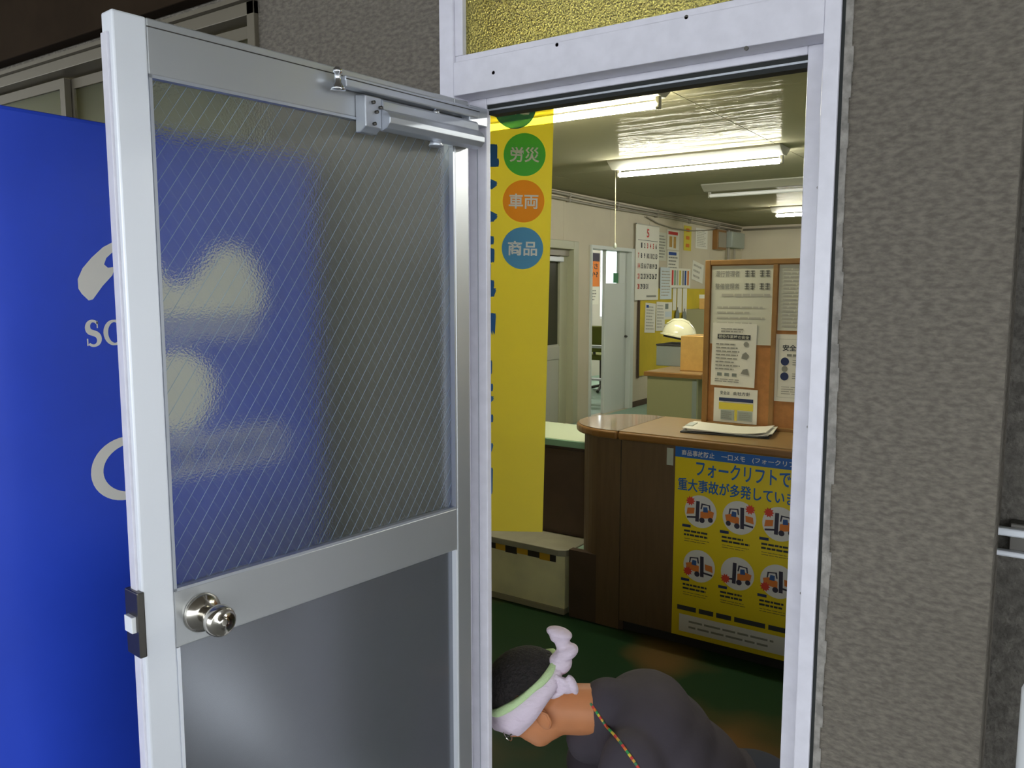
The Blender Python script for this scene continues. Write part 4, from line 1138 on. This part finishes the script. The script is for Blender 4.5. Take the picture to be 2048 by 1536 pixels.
for s_ in (1, -1):
    sh = Vector((-0.235, s_ * 0.175, HZ - 0.10)); el = Vector((-0.17, s_ * 0.21, 0.19)); wr = Vector((-0.10, s_ * 0.13, 0.075))
    limb(body, [sh, el, wr], [0.056, 0.042, 0.028])
    d = Vector((0.85, -0.2 * s_, -0.45)).normalized()
    pm = wr + d * 0.05
    rm = d.to_track_quat('X', 'Z').to_matrix()
    body.ell(pm, (0.052, 0.042, 0.017), rm)
    side = rm @ Vector((0, 1, 0))
    for f_, (off, ln) in enumerate(((-0.031, 0.062), (-0.010, 0.072), (0.011, 0.068), (0.031, 0.054))):
        b0 = pm + d * 0.040 + side * off
        b1 = b0 + d * ln * 0.5 + Vector((0, 0, -0.006)); b2 = b1 + (d + Vector((0, 0, -0.7))).normalized() * ln * 0.5
        b2.z = max(b2.z, 0.012)
        limb(body, [b0, b1, b2], [0.0095, 0.0088, 0.0075], n=8)
    t0 = pm - d * 0.02 + side * s_ * -0.036
    t1 = t0 + (d * 0.6 - side * s_ * 0.8).normalized() * 0.035
    limb(body, [t0, t1, t1 + d * 0.028], [0.011, 0.010, 0.008], n=8)
    hip = Vector((-0.58, s_ * 0.095, 0.165)); kn = Vector((-0.20, s_ * 0.15, 0.085)); an = Vector((-0.62, s_ * 0.11, 0.055))
    limb(body, [hip, kn], [0.085, 0.058]); limb(body, [kn, an], [0.052, 0.036])
    limb(body, [an, an + Vector((-0.10, 0, -0.02))], [0.034, 0.028])
bm_ = remeshed(body, 0.0075, 5)
bob = link('body', bm_, M['skin'], pers)
# ear
for s_ in (1, -1):
    mb = MB()
    e0 = hp(-0.008, s_ * 0.074, -0.030)
    mb.ell(e0, (0.020, 0.008, 0.032), HM @ Matrix.Rotation(R(-14), 3, 'Y') @ Matrix.Rotation(R(-18 * s_), 3, 'Z'), nu=14, nv=10)
    ear = mb.build('ear', M['skin'], pers, smooth=True)
    MB().tube([hp(-0.018, s_ * 0.082, -0.005), hp(-0.026, s_ * 0.085, -0.022), hp(-0.020, s_ * 0.083, -0.045), hp(-0.006, s_ * 0.080, -0.056)], 0.0035, 6).build('ear_rim', M['skin'], ear, smooth=True)
for s_ in (1, -1):
    MB().ell(hp(0.080, s_ * 0.030, -0.012), (0.010, 0.013, 0.008), HM, nu=12, nv=8).build('eye', M['poster_white'], pers, smooth=True)
    MB().ell(hp(0.086, s_ * 0.030, -0.013), (0.005, 0.006, 0.006), HM, nu=10, nv=6).build('iris', M['hair'], pers, smooth=True)
# cropped hair
hair = MB()
vs = []; fs = []
nu, nv = 40, 20
for j in range(nv + 1):
    th = R(112) * j / nv
    for i in range(nu):
        ph = 2 * PI * i / nu
        lim = R(72) if math.cos(ph) > 0 else R(96)
        t_ = th * (lim / R(112))
        rr = 1.0 + 0.012 * random.random()
        vs.append(hp(-0.006 + 0.114 * rr * math.sin(t_) * math.cos(ph), 0.091 * rr * math.sin(t_) * math.sin(ph), 0.034 + 0.106 * rr * math.cos(t_)))
for j in range(nv):
    for i in range(nu):
        fs.append((j * nu + i, (j + 1) * nu + i, (j + 1) * nu + (i + 1) % nu, j * nu + (i + 1) % nu))
hair.add(vs, fs)
hair.build('hair', M['hair'], pers, smooth=True)
# towel headband: a closed band round the head, wide at the brow and narrow at the back
def band(z_top, z_bot, grow, name, m, par, nseg=48, thick=0.010):
    vs = []; fs = []
    for i in range(nseg):
        ph = 2 * PI * i / nseg
        cz = math.cos(ph)
        for k_, (zz, g) in enumerate(((z_top(cz), grow), ((z_top(cz) + z_bot(cz)) / 2, grow + thick * 0.7), (z_bot(cz), grow), (z_bot(cz), grow - thick), (z_top(cz), grow - thick))):
            wob = 0.0025 * math.sin(ph * 5 + k_) + 0.002 * math.sin(ph * 9)
            q = max(0.2, 1 - ((zz - 0.03) / 0.12) ** 2) ** 0.5
            vs.append(hp(-0.004 + (0.106 * q + g + wob) * cz, (0.083 * q + g + wob) * math.sin(ph), zz))
    for i in range(nseg):
        for k_ in range(5):
            a = i * 5 + k_; b = i * 5 + (k_ + 1) % 5; c_ = ((i + 1) % nseg) * 5 + (k_ + 1) % 5; d = ((i + 1) % nseg) * 5 + k_
            fs.append((a, b, c_, d))
    return MB().add(vs, fs).build(name, m, par, smooth=True)
tw = band(lambda c_: 0.050 + 0.010 * c_, lambda c_: -0.008 - 0.024 * c_, 0.018, 'towel_headband', M['towel'], pers)
band(lambda c_: 0.064 + 0.010 * c_, lambda c_: 0.046 + 0.010 * c_, 0.017, 'green_stripe', M['towel_green'], tw)
kn = MB()
kb = hp(-0.140, 0.01, 0.020)
kn.ell(kb + Vector((0.020, 0.012, 0.0)), (0.034, 0.030, 0.030), HM)
kn.ell(kb + Vector((0.004, 0.014, 0.030)), (0.034, 0.030, 0.020), Matrix.Rotation(R(25), 3, 'Y'))
kn.ell(kb + Vector((0.014, 0.008, 0.056)), (0.020, 0.022, 0.026))
kn.ell(kb + Vector((0.022, 0.008, 0.080)), (0.036, 0.026, 0.015), Matrix.Rotation(R(-15), 3, 'Y'))
kn.ell(kb + Vector((0.034, 0.010, 0.074)), (0.014, 0.018, 0.018))
me = remeshed(kn, 0.004, 3); link('towel_knot', me, M['towel'], tw)
tl = MB()
t0 = hp(-0.100, 0.060, 0.000)
tl.ell(t0, (0.034, 0.016, 0.020), Matrix.Rotation(R(-28), 3, 'Y'))
tl.ell(t0 + Vector((-0.026, 0.006, 0.004)), (0.012, 0.016, 0.028), Matrix.Rotation(R(24), 3, 'Y'))
tl.ell(t0 + Vector((0.006, 0.010, -0.014)), (0.030, 0.010, 0.009), Matrix.Rotation(R(35), 3, 'Y'))
tl.ell(t0 + Vector((-0.008, 0.012, 0.012)), (0.026, 0.009, 0.008), Matrix.Rotation(R(-40), 3, 'Y'))
tl.ell(t0 + Vector((0.024, 0.004, 0.010)), (0.010, 0.012, 0.024), Matrix.Rotation(R(-30), 3, 'Y'))
link('towel_tail', remeshed(tl, 0.0035, 1), M['towel'], tw)
# glasses
gl = thing('eyeglasses', None, None); gl.parent = pers
for k_ in list(gl.keys()): del gl[k_]
for s_ in (1, -1):
    ring = [hp(0.104, s_ * 0.034 + 0.024 * math.cos(2 * PI * i / 20), -0.016 + 0.017 * math.sin(2 * PI * i / 20)) for i in range(21)]
    MB().tube(ring, 0.0014, 6, cap=False).build('rim', M['steel'], gl)
    MB().tube([hp(0.104, s_ * 0.058, -0.010), hp(0.05, s_ * 0.076, -0.010), hp(-0.01, s_ * 0.082, -0.006)], 0.0015, 6).build('temple', M['dark_steel'], gl)
MB().tube([hp(0.105, -0.010, -0.012), hp(0.108, 0, -0.010), hp(0.105, 0.010, -0.012)], 0.0014, 6).build('bridge', M['steel'], gl)
# shirt and trousers
sh_ = MB()
sh_.ell((-0.295, 0, HZ - 0.075), (0.145, 0.190, 0.122), Matrix.Rotation(R(38), 3, 'Y'))
sh_.ell((-0.355, 0, HZ - 0.11), (0.13, 0.178, 0.115))
sh_.ell((-0.45, 0, HZ - 0.20), (0.165, 0.160, 0.115), Matrix.Rotation(R(-48), 3, 'Y'))
sh_.ell((-0.56, 0, 0.20), (0.12, 0.165, 0.105))
limb(sh_, [(-0.20, 0, HZ - 0.030), (-0.26, 0, HZ - 0.06)], [0.082, 0.10])
limb(sh_, [(-0.150, 0, HZ - 0.115), (-0.24, 0, HZ - 0.11)], [0.062, 0.09])
for s_ in (1, -1):
    limb(sh_, [(-0.245, s_ * 0.160, HZ - (0.085 if s_ > 0 else 0.115)), (-0.172, s_ * 0.208, 0.175)], [0.083, 0.070])
link('shirt', remeshed(sh_, 0.010, 6), M['shirt'], pers)
tr_ = MB()
tr_.ell((-0.60, 0, 0.17), (0.155, 0.18, 0.132))
for s_ in (1, -1):
    limb(tr_, [(-0.58, s_ * 0.095, 0.165), (-0.20, s_ * 0.15, 0.095)], [0.100, 0.074]); limb(tr_, [(-0.20, s_ * 0.15, 0.085), (-0.58, s_ * 0.112, 0.066)], [0.070, 0.056])
link('trousers', remeshed(tr_, 0.012, 5), M['trousers'], pers)
for s_ in (1, -1):
    mb = MB(); mb.ell((-0.70, s_ * 0.11, 0.045), (0.10, 0.045, 0.044)); mb.ell((-0.63, s_ * 0.11, 0.06), (0.06, 0.046, 0.05))
    link('shoe', remeshed(mb, 0.009, 3), M['dark_object'], pers)
# bright cord over the shirt
from mathutils.bvhtree import BVHTree
shirt_me = [c_ for c_ in pers.children if c_.name.startswith('shirt')][0].data
bvh = BVHTree.FromPolygons([v.co for v in shirt_me.vertices], [p_.vertices for p_ in shirt_me.polygons])
view = Vector((0, -0.9, -0.44)).normalized()
path = []
for k_ in range(9):
    u = k_ / 8
    q = Vector((-0.150 - 0.100 * u, 0.6, HZ + 0.02 - 0.16 * u + 0.26))
    hit = bvh.ray_cast(q, view)
    if hit[0]: path.append(hit[0] + hit[1] * 0.002)
segs = []
for i in range(len(path) - 1):
    for q in range(3): segs.append(path[i].lerp(path[i + 1], q / 3))
segs.append(path[-1])
cord = thing('lanyard', None, None); cord.parent = pers
for k_ in list(cord.keys()): del cord[k_]
colr = ['ink_green', 'ink_red', 'orange', 'banner_green', 'paper_yellow', 'ink_red', 'tape_yellow']
for i in range(len(segs) - 1):
    MB().tube([segs[i], segs[i + 1]], 0.0035, 6).build('cord_segment', M[colr[i % len(colr)]], cord)

for o in bpy.data.objects:
    if o.type == 'MESH' and o.name.split('.')[0] in ('lettering', 'band_lettering', 'headline', 'dates', 'red_dates', 'printed_lines', 'stamp', 'drawing', 'photo', 'sash'):
        if o.name.split('.')[0] != 'sash': o['kind'] = 'stuff'
